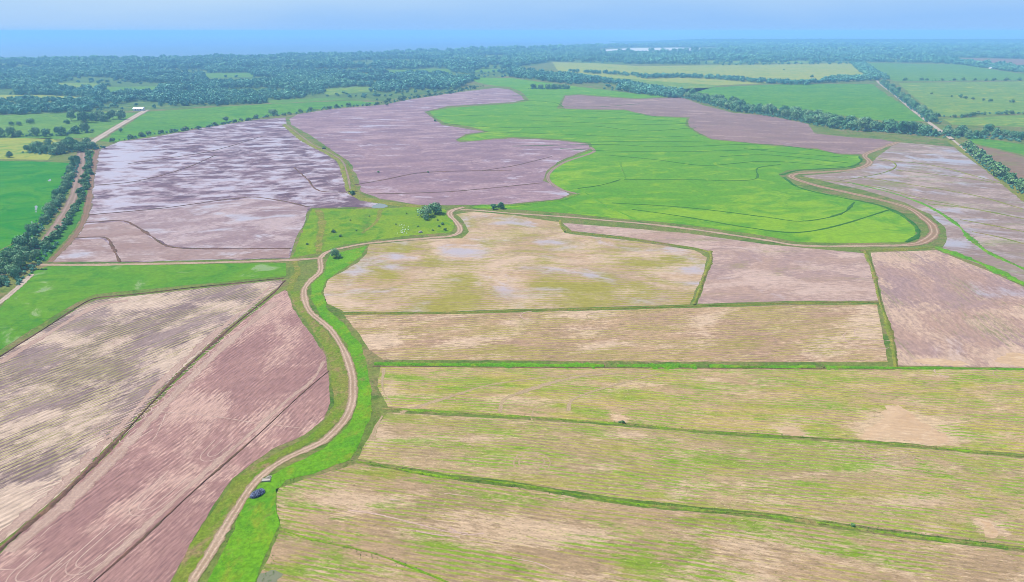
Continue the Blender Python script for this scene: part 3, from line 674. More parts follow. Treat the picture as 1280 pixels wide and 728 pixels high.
ring(1182, 466, 3.6, M_TRK, .5, 100, 260); ring(665, 395, 5, M_TRK, .5, 90, 270); ring(745, 396, 4, M_TRK2, .5, 90, 250); ring(1085, 425, 9, M_TRK, .35, 120, 300); ring(1092, 418, 7, M_TRK, .35, 120, 300)
ring(1262, 470, 5, M_TRK2, .5, 90, 270); ring(700, 520, 9, M_TRK2, .5, 60, 200)
for p, w in [([(435,638),(470,643),(520,655),(560,665),(585,667)], .45), ([(520,664),(540,668),(575,672)], .45), ([(562,659),(570,665),(580,669),(605,667)], .4), ([(487,625),(500,626)], .4),
             ([(207,518),(203,528),(195,545),(190,552)], .35), ([(200,515),(260,520),(320,529),(380,536)], .35), ([(0,712),(20,712),(40,700),(46,690)], .3), ([(50,672),(62,660),(72,654)], .3),
             ([(555,617),(590,621)], .3), ([(640,698),(670,704),(690,712)], .35)]:
    ribbon('wheel_track', p, (w, w * .8), M_TRK, .06 + .004 * (_tz() % 9), .7, .6, across=2)
for p, w in [([(500,516),(560,497),(620,480),(760,464)], 1.5), ([(625,515),(630,500),(660,488),(720,472),(820,464)], 2.0), ([(710,514),(716,500),(760,484),(830,466)], 1.5), ([(465,550),(470,535),(478,520)], 2.6), ([(480,462),(478,485),(490,506)], 1.5)]:
    ribbon('wheel_track', p, (w, w * .25), M_TRK2, .055 + .004 * (_tz() % 9), 1, .5, across=4, wvar=.8)

M_MARG = roadm('dried_margin', T(214, 190, 180), T(200, 174, 164), T(184, 156, 148), rut=T(220, 198, 188), mid=0, edge=.9)
ribbon('field_margin', [(0,454),(32,434),(62,416),(104,391),(124,381),(160,376)], (3.4, 2.4), M_MARG, .052, 1, .4, across=4, wvar=.6)
ribbon('field_margin', [(344,378),(290,424),(232,479),(162,552),(88,625),(10,690)], (3.2, 4.2), M_MARG, .052, 1, .4, across=4, wvar=.7)
ribbon('field_margin', [(340,356),(324,372),(268,418),(208,472),(136,548),(60,622),(-10,680)], (2.2, 3.0), M_MARG, .052, 1, .4, across=4, wvar=.9)
ribbon('field_margin', [(405,452),(390,476),(362,498),(316,540),(246,600),(176,664),(110,724)], (1.6, 1.8), M_MARG, .053, 1, .4, across=4, wvar=.9)
M_BANK = roadm('brown_bank', T(168, 136, 116), T(150, 130, 104), T(120, 130, 80), rut=T(176, 150, 130), mid=0, edge=.9)
ribbon('bank', [(122,186),(116,212),(113,236),(107,270),(95,293),(77,313),(62,328)], (6, 3.5), M_BANK, .07, 2, .35, across=4, wvar=.5)
# small standing pools in the lower corner and along the field edges
M_POOL = N('pool_water'); M_POOL = M_POOL.done(T(150, 158, 122), .2, .5)
sheet('water', [(318,735),(326,718),(340,712),(352,718),(345,732),(335,750),(322,752)], M_POOL, .07, 2, jitter=.8)
for p in [[(59,226),(63,224),(65,225.5),(61,228)], [(44,262),(45,257),(46,262),(45,266)], [(39,282),(40,277),(41,282),(40,286)], [(28,297),(31,291),(32,292),(29,299)], [(14,307),(18,305),(19,307)]]:
    sheet('water', p, M_POOL, .07, 2, jitter=.6)
sheet('water', [(466,257),(476,254),(484,258),(478,260.5),(466,260)], M_POOL, .07, 3, jitter=.8)

# ------------------------------------------------------------------ trees
def leafm(name, A, B, C, stand=False):
    n = N(name)
    oi = n.t.nodes.new('ShaderNodeObjectInfo')
    v = n.t.nodes.new('ShaderNodeTexCoord').outputs['Object']
    if stand:      # stands of different species and age, a few hundred metres across
        sf = n.mr(n.noise(n.rot(0, (.0035, .0022, 1), oi.outputs['Location']), 1, 4, .6), .38, .64)
        col = n.mix(n.ma('MULTIPLY_ADD', oi.outputs['Random'], .55, n.ma('MULTIPLY', sf, .45)), A, B)
    else: col = n.mix(oi.outputs['Random'], A, B)
    col = n.mix(n.mr(n.noise(v, .9, 3), .4, .65), col, C)
    r = n.geo.outputs['Random Per Island']
    hs = n.t.nodes.new('ShaderNodeHueSaturation'); n.put(hs.inputs['Color'], col); n.put(hs.inputs['Value'], n.mr(r, 0, 1, .65, 1.4, False))
    n.b.inputs['Transmission Weight'].default_value = 0
    return n.done(hs.outputs[0], .7, .25)
M_LEAF = leafm('leaves', (.05, .18, .07, 1), (.26, .36, .16, 1), (.09, .26, .10, 1))
M_LEAFB = leafm('bush_leaves', (.06, .18, .05, 1), (.18, .26, .10, 1), (.08, .20, .05, 1))
M_LEAFF = leafm('far_leaves_haze_tint', (.02, .15, .13, 1), (.24, .44, .22, 1), (.06, .25, .16, 1), stand=True)  # leaf green shifted to blue: distance haze painted into the base colour
bk = N('bark'); M_BARK = bk.done(bk.mix(bk.noise(bk.rot(0), 2.0), (.10, .075, .055, 1), (.2, .17, .14, 1)), .9)

def crown_mesh(name, R, Hc, z0, nl, nleaf, leaf, flat=.8, seed=0):
    """uneven clumps of leaf-sized faces spread through several lobes"""
    r = np.random.default_rng(seed)
    lobes = []
    for i in range(nl):
        a = r.random() * 6.283; d = R * .62 * math.sqrt(r.random())
        lobes.append((d * math.cos(a), d * math.sin(a), z0 + Hc * (.25 + .55 * r.random()) - d * .18, R * (.34 + .26 * r.random())))
    lobes.append((0, 0, z0 + Hc * .62, R * .55))
    ws = np.array([l[3] ** 2 for l in lobes]); ws /= ws.sum()
    V, Fc = [], []
    for k in range(nleaf):
        lx, ly, lz, lr = lobes[r.choice(len(lobes), p=ws)]
        u = r.normal(size=3); u /= np.linalg.norm(u)
        if u[2] < -.55: u[2] *= -.6
        rad = lr * (.72 + .36 * r.random())
        p = np.array([lx, ly, lz]) + u * rad * np.array([1, 1, flat])
        nrm = u + r.normal(size=3) * .45; nrm /= np.linalg.norm(nrm)
        t = np.cross(nrm, r.normal(size=3)); t /= np.linalg.norm(t); b = np.cross(nrm, t)
        s = leaf * (.6 + .8 * r.random())
        i0 = len(V)
        V += [p - t * s - b * s * .6, p + t * s * .9 - b * s * .7, p + t * s + b * s * .7, p - t * s * .8 + b * s * .6]
        Fc.append((i0, i0 + 1, i0 + 2, i0 + 3))
    return fill_mesh(name, V, Fc)

def limb(bm, a, b, ra, rb, seg=6):
    a, b = Vector(a), Vector(b); d = (b - a).normalized()
    s = d.cross(Vector((.3, .9, .1))).normalized(); t = d.cross(s)
    A = [bm.verts.new(a + (s * math.cos(k * 6.2832 / seg) + t * math.sin(k * 6.2832 / seg)) * ra) for k in range(seg)]
    B = [bm.verts.new(b + (s * math.cos(k * 6.2832 / seg) + t * math.sin(k * 6.2832 / seg)) * rb) for k in range(seg)]
    for k in range(seg): bm.faces.new((A[k], A[(k + 1) % seg], B[(k + 1) % seg], B[k]))
    bm.faces.new(B)

def trunk_mesh(name, h, r, R, seed):
    rr = random.Random(seed); bm = bmesh.new()
    limb(bm, (0, 0, -.2), (.1, .05, h * .45), r, r * .75)
    limb(bm, (.1, .05, h * .45), (.15, .1, h * .8), r * .75, r * .35)
    for k in range(5):
        a = k * 1.25 + rr.random(); z = h * (.35 + .1 * k)
        limb(bm, (.08, .05, z), (math.cos(a) * R * .5, math.sin(a) * R * .5, z + h * .28), r * .4, r * .12, 5)
    me = bpy.data.meshes.new(name); bm.to_mesh(me); bm.free(); return me

TREES = []
for s in range(7):
    R = 1.0
    k = [(5.4, 7.6, .5), (4.7, 9.0, .7), (6.2, 6.4, .4), (4.4, 7.2, .4), (5.2, 9.8, .9), (6.6, 8.0, .6), (4.0, 6.2, .3)][s]
    cm_ = crown_mesh('tree_crown', k[0], k[1], k[2], 12 + s, 1150, .40, .95, 100 + s); cm_.materials.append(M_LEAF)
    tm_ = trunk_mesh('tree_trunk', k[1] + k[2] * .6, .32, k[0], s); tm_.materials.append(M_BARK)
    TREES.append((cm_, tm_, k[0]))
BUSH = []
for s in range(4):
    cm_ = crown_mesh('bush_crown', 2.2, 2.4, .1, 6, 340, .28, .8, 200 + s); cm_.materials.append(M_LEAFB)
    tm_ = trunk_mesh('bush_stem', 1.8, .09, 2.0, 50 + s); tm_.materials.append(M_BARK)
    BUSH.append((cm_, tm_))

def tree(x, y, s, label, group=None, var=None, cat='tree', name='tree'):
    c, t, R = TREES[var if var is not None else rng.integers(len(TREES))]
    o = empty(name, (x, y, 0), rng.random() * 6.28, 1)
    o.scale = (s, s, s * (.85 + .3 * rng.random()))
    tag(o, label, cat, group)
    link('crown', c, [], o); link('trunk', t, [], o)
    return o

def bush(x, y, s, label, group=None):
    c, t = BUSH[rng.integers(len(BUSH))]
    o = empty('bush', (x, y, 0), rng.random() * 6.28, s)
    tag(o, label, 'bush', group)
    link('crown', c, [], o); link('stem', t, [], o)
    return o

def along(px, spacing, width, jit=.35, lo=None):
    """points every spacing metres on a line, spread over width"""
    C = smooth(G(px), 1.0)
    d = np.r_[0, np.cumsum(np.linalg.norm(np.diff(C, axis=0), axis=1))]
    Tn = np.gradient(C, axis=0); Tn /= np.linalg.norm(Tn, axis=1)[:, None]
    out = []
    rows = max(1, int(round(width / spacing)))
    s = spacing * .5
    while s < d[-1]:
        i = np.searchsorted(d, s)
        for r in range(rows):
            off = ((r + .5) / rows - .5) * width + (rng.random() - .5) * spacing * jit * 2
            p = C[i] + np.array([-Tn[i][1], Tn[i][0]]) * off + Tn[i] * (rng.random() - .5) * spacing * jit * 2
            out.append(p)
        s += spacing
    return out

from collections import defaultdict
ROWS = defaultdict(list)
def ordinal(k):
    return '%d%s' % (k, 'th' if 10 <= k % 100 <= 20 else {1: 'st', 2: 'nd', 3: 'rd'}.get(k % 10, 'th'))
def name_thirds(key, fmt):
    L = sorted(ROWS[key], key=lambda o: to_px(o.location.x, o.location.y)[0])
    for k, o in enumerate(L):
        w = ('left third', 'middle third', 'right third')[min(2, k * 3 // len(L))]
        o['label'] = fmt.format(w); o['group'] = o['group'] + ', ' + w
def name_row(key, fmt, near_first=False):
    """labels for the members of a single-file row, counted from one of its ends"""
    L = sorted(ROWS[key], key=lambda o: (o.location.y if near_first else to_px(o.location.x, o.location.y)[0]))
    for k, o in enumerate(L):
        o['label'] = fmt.format(ordinal(k + 1))
# track-side rows on the left
for p in along([(95,200),(86,225),(77,243),(61,269),(43,290),(31,303)], 7.5, 7):
    ROWS['left'].append(tree(p[0], p[1], .42 + .24 * rng.random(), 'round green tree in the row between the bright rice field and the brown track', 'trees left of the brown track'))
for p in along([(111,190),(110,215),(104,238),(91,268),(72,294),(58,308)], 7, 4):
    ROWS['right'].append(bush(p[0], p[1], 1.0 + .55 * rng.random(), 'x', 'bushes right of the brown track'))
for p in along([(42,308),(26,322),(8,340),(-20,362)], 8.5, 22):
    ROWS['thick'].append(tree(p[0], p[1], .55 + .35 * rng.random(), 'broad tree in the thicket where the brown track leaves the picture', 'trees of the lower left thicket'))
for p in along([(20,318),(4,328),(-20,340)], 9, 8):
    ROWS['corner'].append(tree(p[0], p[1], .5 + .25 * rng.random(), 'grey-green tree at the corner below the bright rice field', 'trees below the bright rice field'))
# clump at the bend of the track
for p in along([(58,186),(80,188),(98,190)], 11, 55):
    ROWS['bend'].append(tree(p[0], p[1], .9 + .35 * rng.random(), 'dark tree in the dense clump beside the bend of the brown track', 'trees of the clump at the track bend'))
for p in along([(-10,171),(60,170),(90,168),(118,163)], 14, 12):
    ROWS['hedge'].append(tree(p[0], p[1], 1.0 + .4 * rng.random(), 'dark tree in the hedgerow between the two pale left meadows', 'hedgerow trees between the left meadows'))
for p in along([(108,152),(118,150),(128,152)], 17, 60):
    ROWS['tall'].append(tree(p[0], p[1], 1.25 + .4 * rng.random(), 'tall tree in the blue-green clump before the far wood', 'trees of the clump before the far wood'))
for x, y, s, l in [(38,155,.95,'round tree alone in the left meadow, larger of two'), (84,155,.75,'small domed tree alone in the middle of the left meadow'), (15,157,.6,'low tree in the left meadow beside the picture edge'), (24,157,.7,'low spreading tree just left of the round meadow tree'),
                   (12,197,.75,'small tree on the upper edge of the bright rice field'), (283,153,.95,'taller dark tree standing in the bush row along the upper edge of the wet field'), (342,144,1.25,'broad dark tree on the yellow-green strip before the wood'),
                   (151,166,.6,'small tree hugging the pale road near its bend')]:
    p = g(x, y); tree(p[0], p[1], s, l)
# river-side belt on the right
for p in along([(862,122),(900,131),(935,140),(960,142)], 14, 34):
    ROWS['belt1'].append(tree(p[0], p[1], 1.25 + .35 * rng.random(), 'blue-green tree in the belt above the long mauve field', 'trees of the belt above the mauve field'))
for p in along([(975,144),(1010,150),(1060,160),(1120,164),(1165,168)], 14, 46):
    ROWS['belt2'].append(tree(p[0], p[1], 1.15 + .55 * rng.random(), 'blue-green tree in the thick belt reaching the right road', 'trees of the thick belt by the right road'))
for p in along([(1172,168),(1190,170),(1215,170)], 14, 50):
    tree(p[0], p[1], .9 + .35 * rng.random(), 'tree in the wood where the belt meets the right road', 'trees where belt and road meet')
for p in along([(1225,168),(1280,175),(1300,178)], 15, 26):
    tree(p[0], p[1], .9 + .35 * rng.random(), 'tree in the belt running to the right picture edge', 'trees of the belt right of the road')
for p in along([(1208,182),(1222,196),(1245,214),(1282,240),(1320,268)], 10, 9):
    ROWS['canal'].append(bush(p[0], p[1], 2.0 + .9 * rng.random(), 'x', 'bushes along the canal bank'))
for p in along([(1104,104),(1124,120),(1146,137),(1168,154)], 13, 16):
    ROWS['straight'].append(tree(p[0], p[1], .9 + .25 * rng.random(), 'tree in the straight row beside the pale right road', 'trees beside the pale right road'))
for p in along([(662,111),(686,111.5),(710,111)], 15, 26):
    ROWS['grove'].append(tree(p[0], p[1], 1.1 + .2 * rng.random(), 'dark tree in the small isolated grove on the green rice', 'trees of the isolated grove'))
# three bushy trees on the vivid pasture
p = g(531, 271); tree(p[0], p[1], .9, 'bright green bushy tree on the vivid pasture, left half of the joined pair', var=5)
p = g(541, 267); tree(p[0] + 2, p[1], .95, 'dark bushy tree on the vivid pasture, right half of the joined pair', var=2)
p = g(533, 275); tree(p[0], p[1], .55, 'low tree in front of the joined pair on the pasture', var=3)
p = g(620, 262); tree(p[0] - 2, p[1], .55, 'small grey-green tree on the strip beside the thin pale road, left one', var=6)
p = g(620, 261); tree(p[0] + 4, p[1], .6, 'small grey-green tree on the strip beside the thin pale road, right one', var=3)
p = g(420, 322); tree(p[0], p[1], .6, 'dark round tree just right of the track junction', var=0)
# bushes
for p in along([(136,178),(165,174),(190,169),(255,160),(320,149),(372,142)], 17, 5):
    ROWS['wetrow'].append(bush(p[0], p[1], 1.2 + .9 * rng.random(), 'low bush in the row along the upper edge of the wet field', 'bushes above the wet field'))
for p in along([(372,142),(412,136),(470,131),(510,124),(570,115),(600,108)], 26, 14):
    ROWS['woodedge'].append(bush(p[0], p[1], 1.8 + 1.2 * rng.random(), 'scrubby bush between the far wood and the mauve field', 'bushes along the wood edge'))
for p in along([(1128,101),(1200,101),(1300,101)], 28, 5):
    ROWS['uph'].append(bush(p[0], p[1], 2.2 + rng.random(), 'bush in the upper hedge across the right meadows', 'bushes of the upper right hedge'))
for p in along([(1165,146),(1200,147),(1232,143),(1300,143)], 15, 5):
    ROWS['loh'].append(bush(p[0], p[1], 1.5 + rng.random(), 'bush in the lower hedge across the right meadows', 'bushes of the lower right hedge'))
for p in along([(1185,121),(1205,123),(1232,127)], 18, 5):
    ROWS['diag'].append(bush(p[0], p[1], 1.5 + rng.random(), 'bush in the short diagonal row on the right meadow', 'bushes of the short diagonal row'))
name_row('right', '{} bush from the near end of the row right of the brown track', True)
name_row('canal', '{} bush from the far end of the row between canal bank and brown field')
name_row('left', '{} round tree from the near end of the row left of the brown track', True)
name_row('hedge', '{} dark tree from the left in the hedgerow between the two pale left meadows')
name_row('straight', '{} tree from the left in the straight row beside the pale right road')
name_row('wetrow', '{} low bush from the left along the upper edge of the wet field')
name_row('woodedge', '{} scrubby bush from the left between the far wood and mauve field')
name_row('uph', '{} bush from the left in the upper hedge across the right meadows')
name_row('loh', '{} bush from the left in the lower hedge across the right meadows')
name_row('diag', '{} bush from the left in the short diagonal row on the right meadow')
name_row('grove', '{} dark tree from the left in the small isolated grove on green rice')
name_row('tall', '{} tall tree from the left in the clump before the far wood')
name_row('corner', '{} grey-green tree from the left at the corner below the bright rice field')
name_thirds('belt1', 'tree in the {} of the belt above the long mauve field')
name_thirds('belt2', 'tree in the {} of the thick belt reaching the right road')
name_thirds('thick', 'tree in the {} of the thicket where the brown track leaves the picture')
name_thirds('bend', 'tree in the {} of the dense clump beside the brown track bend')
bs = [(553,281,.6,'small dark bush on the pasture near the track bend, upper one'), (557,288,.6,'small dark bush on the pasture near the track bend, lower one'), (549,284,.5,'tiny bush on the pasture left of the two bend bushes'),
      (417,291,.75,'small bush in the left half of the vivid pasture'), (405,187,1.1,'dark bush at the top of the grassy canal path'), (440,244,1.3,'bush where the grassy canal path turns'), (484,132,1.6,'lone dark bush at the top of the mauve field'),
      (473,216,.6,'tiny dark bush on the first bund right of the canal path'), (535,216,.5,'tiny dark bush on the bund of the mauve field, nearer the middle'), (544,152,1.1,'small bush at the tip of the green rice field'),
      (774,529,.28,'dry yellow-brown shrub on the bund beside a bare patch, left one'), (778,529,.36,'dry yellow-brown shrub on the bund beside a bare patch, right one'), (620,260,.8,'low bush under the two grey-green trees'),
      (1265,129,2.4,'wide bush on the right meadow near the picture edge'), (1164,118,1.4,'lone bush in the middle of the right meadow'), (1015,97,2.8,'wide dark bush on the yellow meadow'), (980,88,1.5,'small bush at the top of the yellow meadow'),
      (1065,658,.35,'dark weed clump on the long lower bund')]
for x, y, s, l in bs:
    p = g(x, y); bush(p[0], p[1], s, l)
_pb = [(438,276),(446,289),(462,271),(495,281),(508,268),(523,284),(541,289),(547,276),(384,306),(426,296)]
for i, (x, y) in enumerate(sorted(_pb)):
    p = g(x, y); bush(p[0], p[1], .28 + .25 * rng.random(), ordinal(i + 1) + ' small weedy shrub from the left among those dotting the vivid pasture', 'weedy shrubs dotting the pasture')
for i in range(9):
    x = 42 + i * 2.0; p = g(x + rng.random(), 337.6 - i * .05); bush(p[0], p[1], .22 + .1 * rng.random(), ordinal(i + 1) + ' tiny dark shrub from the left in the short line under the white road', 'shrub line under the white road')

# ------------------------------------------------------------------ far wood: one mass of crowns
def in_poly(P, poly):
    poly = np.array(poly, float); x, y = P[:, 0], P[:, 1]
    ins = np.zeros(len(P), bool)
    for i in range(len(poly)):
        x1, y1 = poly[i]; x2, y2 = poly[(i + 1) % len(poly)]
        if y1 == y2: continue
        c = ((y1 > y) != (y2 > y)); xi = (x2 - x1) * (y - y1) / (y2 - y1) + x1
        ins ^= c & (x < xi)
    return ins
WOOD = [(-260,150),(-260,60),(0,60),(640,40),(1500,40),(1500,96),(1280,92),(1180,79),(1080,78),(960,79.5),(860,81),(760,80),(690,77),(640,86),(680,93),(740,101),(800,111),(855,120),(850,124),(800,118),(740,110),(690,103),(640,97),(600,99),(585,104),(570,112),(510,121),(480,126),(440,124.5),(320,130),(183,137.5),(130,139),(60,142),(0,144)]
pts = []
for d0, d1, sp, sc in [(850, 1500, 10.5, 1.0), (1500, 2400, 14, 1.25), (2400, 4200, 21, 1.8), (4200, 8200, 34, 2.6)]:
    xs = np.arange(-d1 * 1.0, d1 * 1.0, sp); ys = np.arange(d0, d1, sp)
    X, Y = np.meshgrid(xs, ys); X = X.ravel() + rng.uniform(-.5, .5, X.size) * sp; Y = Y.ravel() + rng.uniform(-.5, .5, Y.size) * sp
    P = np.stack([640 + FPX * X / (Y * CP + H * SP), 364 - FPX * (Y * SP - H * CP) / (Y * CP + H * SP)], 1)
    k = in_poly(P, WOOD) & in_poly(np.stack([X, Y], 1), [(-9000, 0), (20000, 0)] + [tuple(p) for p in cc[::-1]])
    for m in MEADOWS: k &= ~in_poly(P, m)
    k &= ~in_poly(P, [(740,63),(760,60.5),(890,59.5),(925,63.5),(870,65.5),(800,67),(745,66)])
    X, Y, P = X[k], Y[k], P[k]
    # clearings and thinner scrub
    nz = np.array([n1(a, b, .0045, 2) + .5 * n1(a, b, .013, 5) for a, b in zip(X, Y)])
    keep = (nz < .10) | ((nz < .20) & (rng.random(len(X)) < .45)) | (rng.random(len(X)) < .07)
    X, Y, nz = X[keep], Y[keep], nz[keep]
    big = sc * (.55 + .75 * rng.random(len(X)) ** 1.5 + .25 * (rng.random(len(X)) < .08)) * np.where(nz > .10, .6, 1.0)
    pts.append(np.stack([X, Y, big], 1))
# hedges and belts too far to build tree by tree
for p_, s_, w_ in [([(690,93),(740,100),(800,109),(855,119)], 14, 40), ([(710,90),(760,93),(800,96)], 16, 30), ([(800,98),(850,97),(900,99),(960,104),(1010,106)], 14, 50), ([(1000,105),(1060,102),(1100,100)], 14, 30),
                   ([(1072,80),(1085,90),(1100,100)], 15, 50), ([(1040,100),(1090,98)], 15, 60), ([(1220,84),(1300,90)], 16, 40), ([(1170,80),(1250,82)], 20, 20), ([(10,128),(60,129),(110,128),(160,128)], 14, 50), ([(900,82),(1080,80)], 25, 10)]:
    q = along(p_, s_, w_, .5); pts.append(np.array([(a[0], a[1], .8 + .5 * rng.random()) for a in q]))
# scrub filling the hedgerows and belts under and between the single trees
for p_, s_, w_ in [([(95,200),(86,225),(77,243),(61,269),(43,290),(31,303)], 3.4, 9), ([(111,190),(110,215),(104,238),(91,268),(72,294),(58,308)], 3.6, 4), ([(42,308),(26,322),(8,340),(-20,362)], 3.6, 28),
                   ([(862,122),(900,131),(935,140),(960,142)], 6, 44), ([(960,142),(1010,150),(1060,160),(1120,164),(1165,168)], 6, 56), ([(1165,168),(1190,170),(1215,170)], 6, 60),
                   ([(1215,170),(1280,176),(1380,188)], 6, 36), ([(1208,182),(1222,196),(1245,214),(1282,240),(1320,268)], 4, 14), ([(1104,104),(1124,120),(1146,137),(1168,154)], 6, 18),
                   ([(662,111),(686,111.5),(710,111)], 6, 30), ([(-10,171),(60,170),(90,168),(118,163)], 6, 14), ([(58,186),(80,188),(98,190)], 6, 60), ([(1128,101),(1200,101),(1300,101)], 10, 5), ([(1165,146),(1200,147),(1232,143),(1300,143)], 8, 6),
                   ([(136,178),(165,174),(190,169),(255,160),(320,149),(372,142)], 7, 4), ([(372,142),(412,136),(470,131),(510,124),(570,115),(600,108)], 9, 22)]:
    q = along(p_, s_, w_, .5)
    pts.append(np.array([(a[0], a[1], (.16 if s_ < 5 else .26) * (.6 + .8 * rng.random())) for a in q]))
pts = np.concatenate(pts)
FARM = []
for s in range(4):
    c_ = crown_mesh('far_crown', 6.4, 8.5, .4, 10, 260, .95, .8, 300 + s); c_.materials.append(M_LEAFF)
    so = bpy.data.objects.new('far_crown_source', c_); FARM.append(so)
pm = bpy.data.meshes.new('forest')
pm.vertices.add(len(pts)); pm.vertices.foreach_set('co', np.stack([pts[:, 0], pts[:, 1], np.zeros(len(pts))], 1).astype(np.float32).ravel())
at = pm.attributes.new('sz', 'FLOAT', 'POINT'); at.data.foreach_set('value', pts[:, 2].astype(np.float32))
forest = link('forest', pm, [M_LEAFF]); tag(forest, 'far-off blue-green wood of crowded crowns between the fields and the sea', 'forest', kind='stuff')
ng = bpy.data.node_groups.new('forest_crowns', 'GeometryNodeTree')
ng.interface.new_socket('Geometry', in_out='INPUT', socket_type='NodeSocketGeometry'); ng.interface.new_socket('Geometry', in_out='OUTPUT', socket_type='NodeSocketGeometry')
gi = ng.nodes.new('NodeGroupInput'); go = ng.nodes.new('NodeGroupOutput')
join = ng.nodes.new('GeometryNodeJoinGeometry')
for s, so in enumerate(FARM):
    oi = ng.nodes.new('GeometryNodeObjectInfo'); oi.inputs['Object'].default_value = so; oi.inputs['As Instance'].default_value = True
    ip = ng.nodes.new('GeometryNodeInstanceOnPoints')
    ri = ng.nodes.new('FunctionNodeRandomValue'); ri.data_type = 'INT'; ri.inputs['Min'].default_value = 0; ri.inputs['Max'].default_value = 3; ri.inputs['Seed'].default_value = 3
    eq = ng.nodes.new('FunctionNodeCompare'); eq.data_type = 'INT'; eq.operation = 'EQUAL'
    ng.links.new([o_ for o_ in ri.outputs if o_.type == 'INT'][0], [i_ for i_ in eq.inputs if i_.type == 'INT'][0]); [i_ for i_ in eq.inputs if i_.type == 'INT'][1].default_value = s
    ng.links.new(eq.outputs[0], ip.inputs['Selection'])
    na = ng.nodes.new('GeometryNodeInputNamedAttribute'); na.data_type = 'FLOAT'; na.inputs['Name'].default_value = 'sz'
    rr = ng.nodes.new('FunctionNodeRandomValue'); rr.data_type = 'FLOAT_VECTOR'; rr.inputs[0].default_value = (0, 0, 0); rr.inputs[1].default_value = (0, 0, 6.28)
    ng.links.new(gi.outputs[0], ip.inputs['Points']); ng.links.new(oi.outputs['Geometry'], ip.inputs['Instance'])
    ng.links.new(rr.outputs[0], ip.inputs['Rotation']); ng.links.new(na.outputs[0], ip.inputs['Scale']); ng.links.new(ip.outputs[0], join.inputs[0])
ng.links.new(join.outputs[0], go.inputs[0])
md = forest.modifiers.new('crowns', 'NODES'); md.node_group = ng
M_UNDER = grassm('forest_floor', T(90, 136, 70), T(112, 152, 80), T(140, 168, 80), 0, (.004, .006), .3, .05, T(110, 120, 80), .5)
sheet('forest_floor', [(-200,150),(-200,76),(0,74.5),(320,70),(480,66.5),(640,63.5),(740,61),(740,66),(800,67.5),(925,65),(960,60),(1500,58),(1500,95),(1280,91),(1180,79),(1080,78),(960,79.5),(860,81),(760,80),(690,77),(640,88),(650,94),(600,99),(585,104),(570,112),(510,121),(480,126),(440,124.5),(320,130),(183,137.5),(130,139),(60,142),(0,144)],
      M_UNDER, .015, 90, jitter=6)

M_HILL = grassm('hill_canopy', (.012, .06, .06, 1), (.02, .08, .08, 1), (.03, .09, .08, 1), 0, (.004, .006), .2, .05, (.02, .08, .08, 1), .5)
# wooded hills on the right before the sea
hx = np.linspace(700, 11000, 420); hy = np.linspace(6300, 9300, 90)
V = []
for j, y in enumerate(hy):
    for i, x in enumerate(hx):
        ex = min(1, max(0, (x - 1150) / 900)) ; ey = math.sin(math.pi * j / (len(hy) - 1)) ** .7
        z = -2 + ex * ey * (40 + 14 * n1(x, y, .0006, 3)) + (6 * n1(x, y, .02, 1) + 5 * n1(x, y, .05, 2)) * ey * ex
        V.append((x, y + 200 * n1(x, 0, .001), z))
Fh = [(j * 420 + i, j * 420 + i + 1, (j + 1) * 420 + i + 1, (j + 1) * 420 + i) for j in range(89) for i in range(419)]
tag(link('hills', fill_mesh('hills', V, Fh), [M_HILL]), kind='structure')

# ------------------------------------------------------------------ houses
M_WALL = N('plaster'); M_WALL = M_WALL.done((.7, .68, .64, 1), .8)
M_TIN = N('tin_roof'); M_TIN = M_TIN.done((.75, .77, .8, 1), .45, .4)
M_DARK = N('dark_opening'); M_DARK = M_DARK.done((.03, .03, .035, 1), .4)
M_TIMBER = N('timber'); M_TIMBER = M_TIMBER.done((.2, .13, .08, 1), .8)
def box(bm, x0, x1, y0, y1, z0, z1):
    r = bmesh.ops.create_cube(bm, size=1)
    for v in r['verts']:
        v.co = ((x0 + x1) / 2 + v.co.x * (x1 - x0), (y0 + y1) / 2 + v.co.y * (y1 - y0), (z0 + z1) / 2 + v.co.z * (z1 - z0))
def bobj(name, fn, mat, parent):
    bm = bmesh.new(); fn(bm); me = bpy.data.meshes.new(name); bm.to_mesh(me); bm.free()
    return link(name, me, [mat], parent)
def house(x, y, L, W, h, rz, label, rh=2.0):
    o = empty('house', (x, y, 0), rz); tag(o, label, 'house')
    def wall(bm):
        box(bm, -L/2, L/2, -W/2, W/2, 0, h)
        for s in (-1, 1):
            v = [bm.verts.new(c) for c in ((s*L/2, -W/2, h), (s*L/2, W/2, h), (s*L/2, 0, h + rh))]; bm.faces.new(v)
    bobj('wall', wall, M_WALL, o)
    def roof(bm):
        for s in (-1, 1):
            e = .6
            pr = [(-L/2 - e, s*(W/2 + e), h - rh*e/(W/2) + .05), (L/2 + e, s*(W/2 + e), h - rh*e/(W/2) + .05), (L/2 + e, 0, h + rh + .05), (-L/2 - e, 0, h + rh + .05)]
            a = [bm.verts.new(c) for c in pr]; b = [bm.verts.new((c[0], c[1], c[2] + .15)) for c in pr]
            bm.faces.new(a); bm.faces.new(b)
            for k in range(4): bm.faces.new((a[k], a[(k+1) % 4], b[(k+1) % 4], b[k]))
    bobj('roof', roof, M_TIN, o)
    bobj('door', lambda bm: box(bm, -.5, .5, -W/2 - .04, -W/2 - .01, 0, 2.1), M_TIMBER, o)
    for s in (-1, 1):
        w = bobj('window', lambda bm: box(bm, s*L/4 - .6, s*L/4 + .6, -W/2 - .04, -W/2 - .01, 1, 2.2), M_DARK, o)
        bobj('sill', lambda bm: box(bm, s*L/4 - .7, s*L/4 + .7, -W/2 - .16, -W/2 - .045, .88, .98), M_WALL, w)
    return o
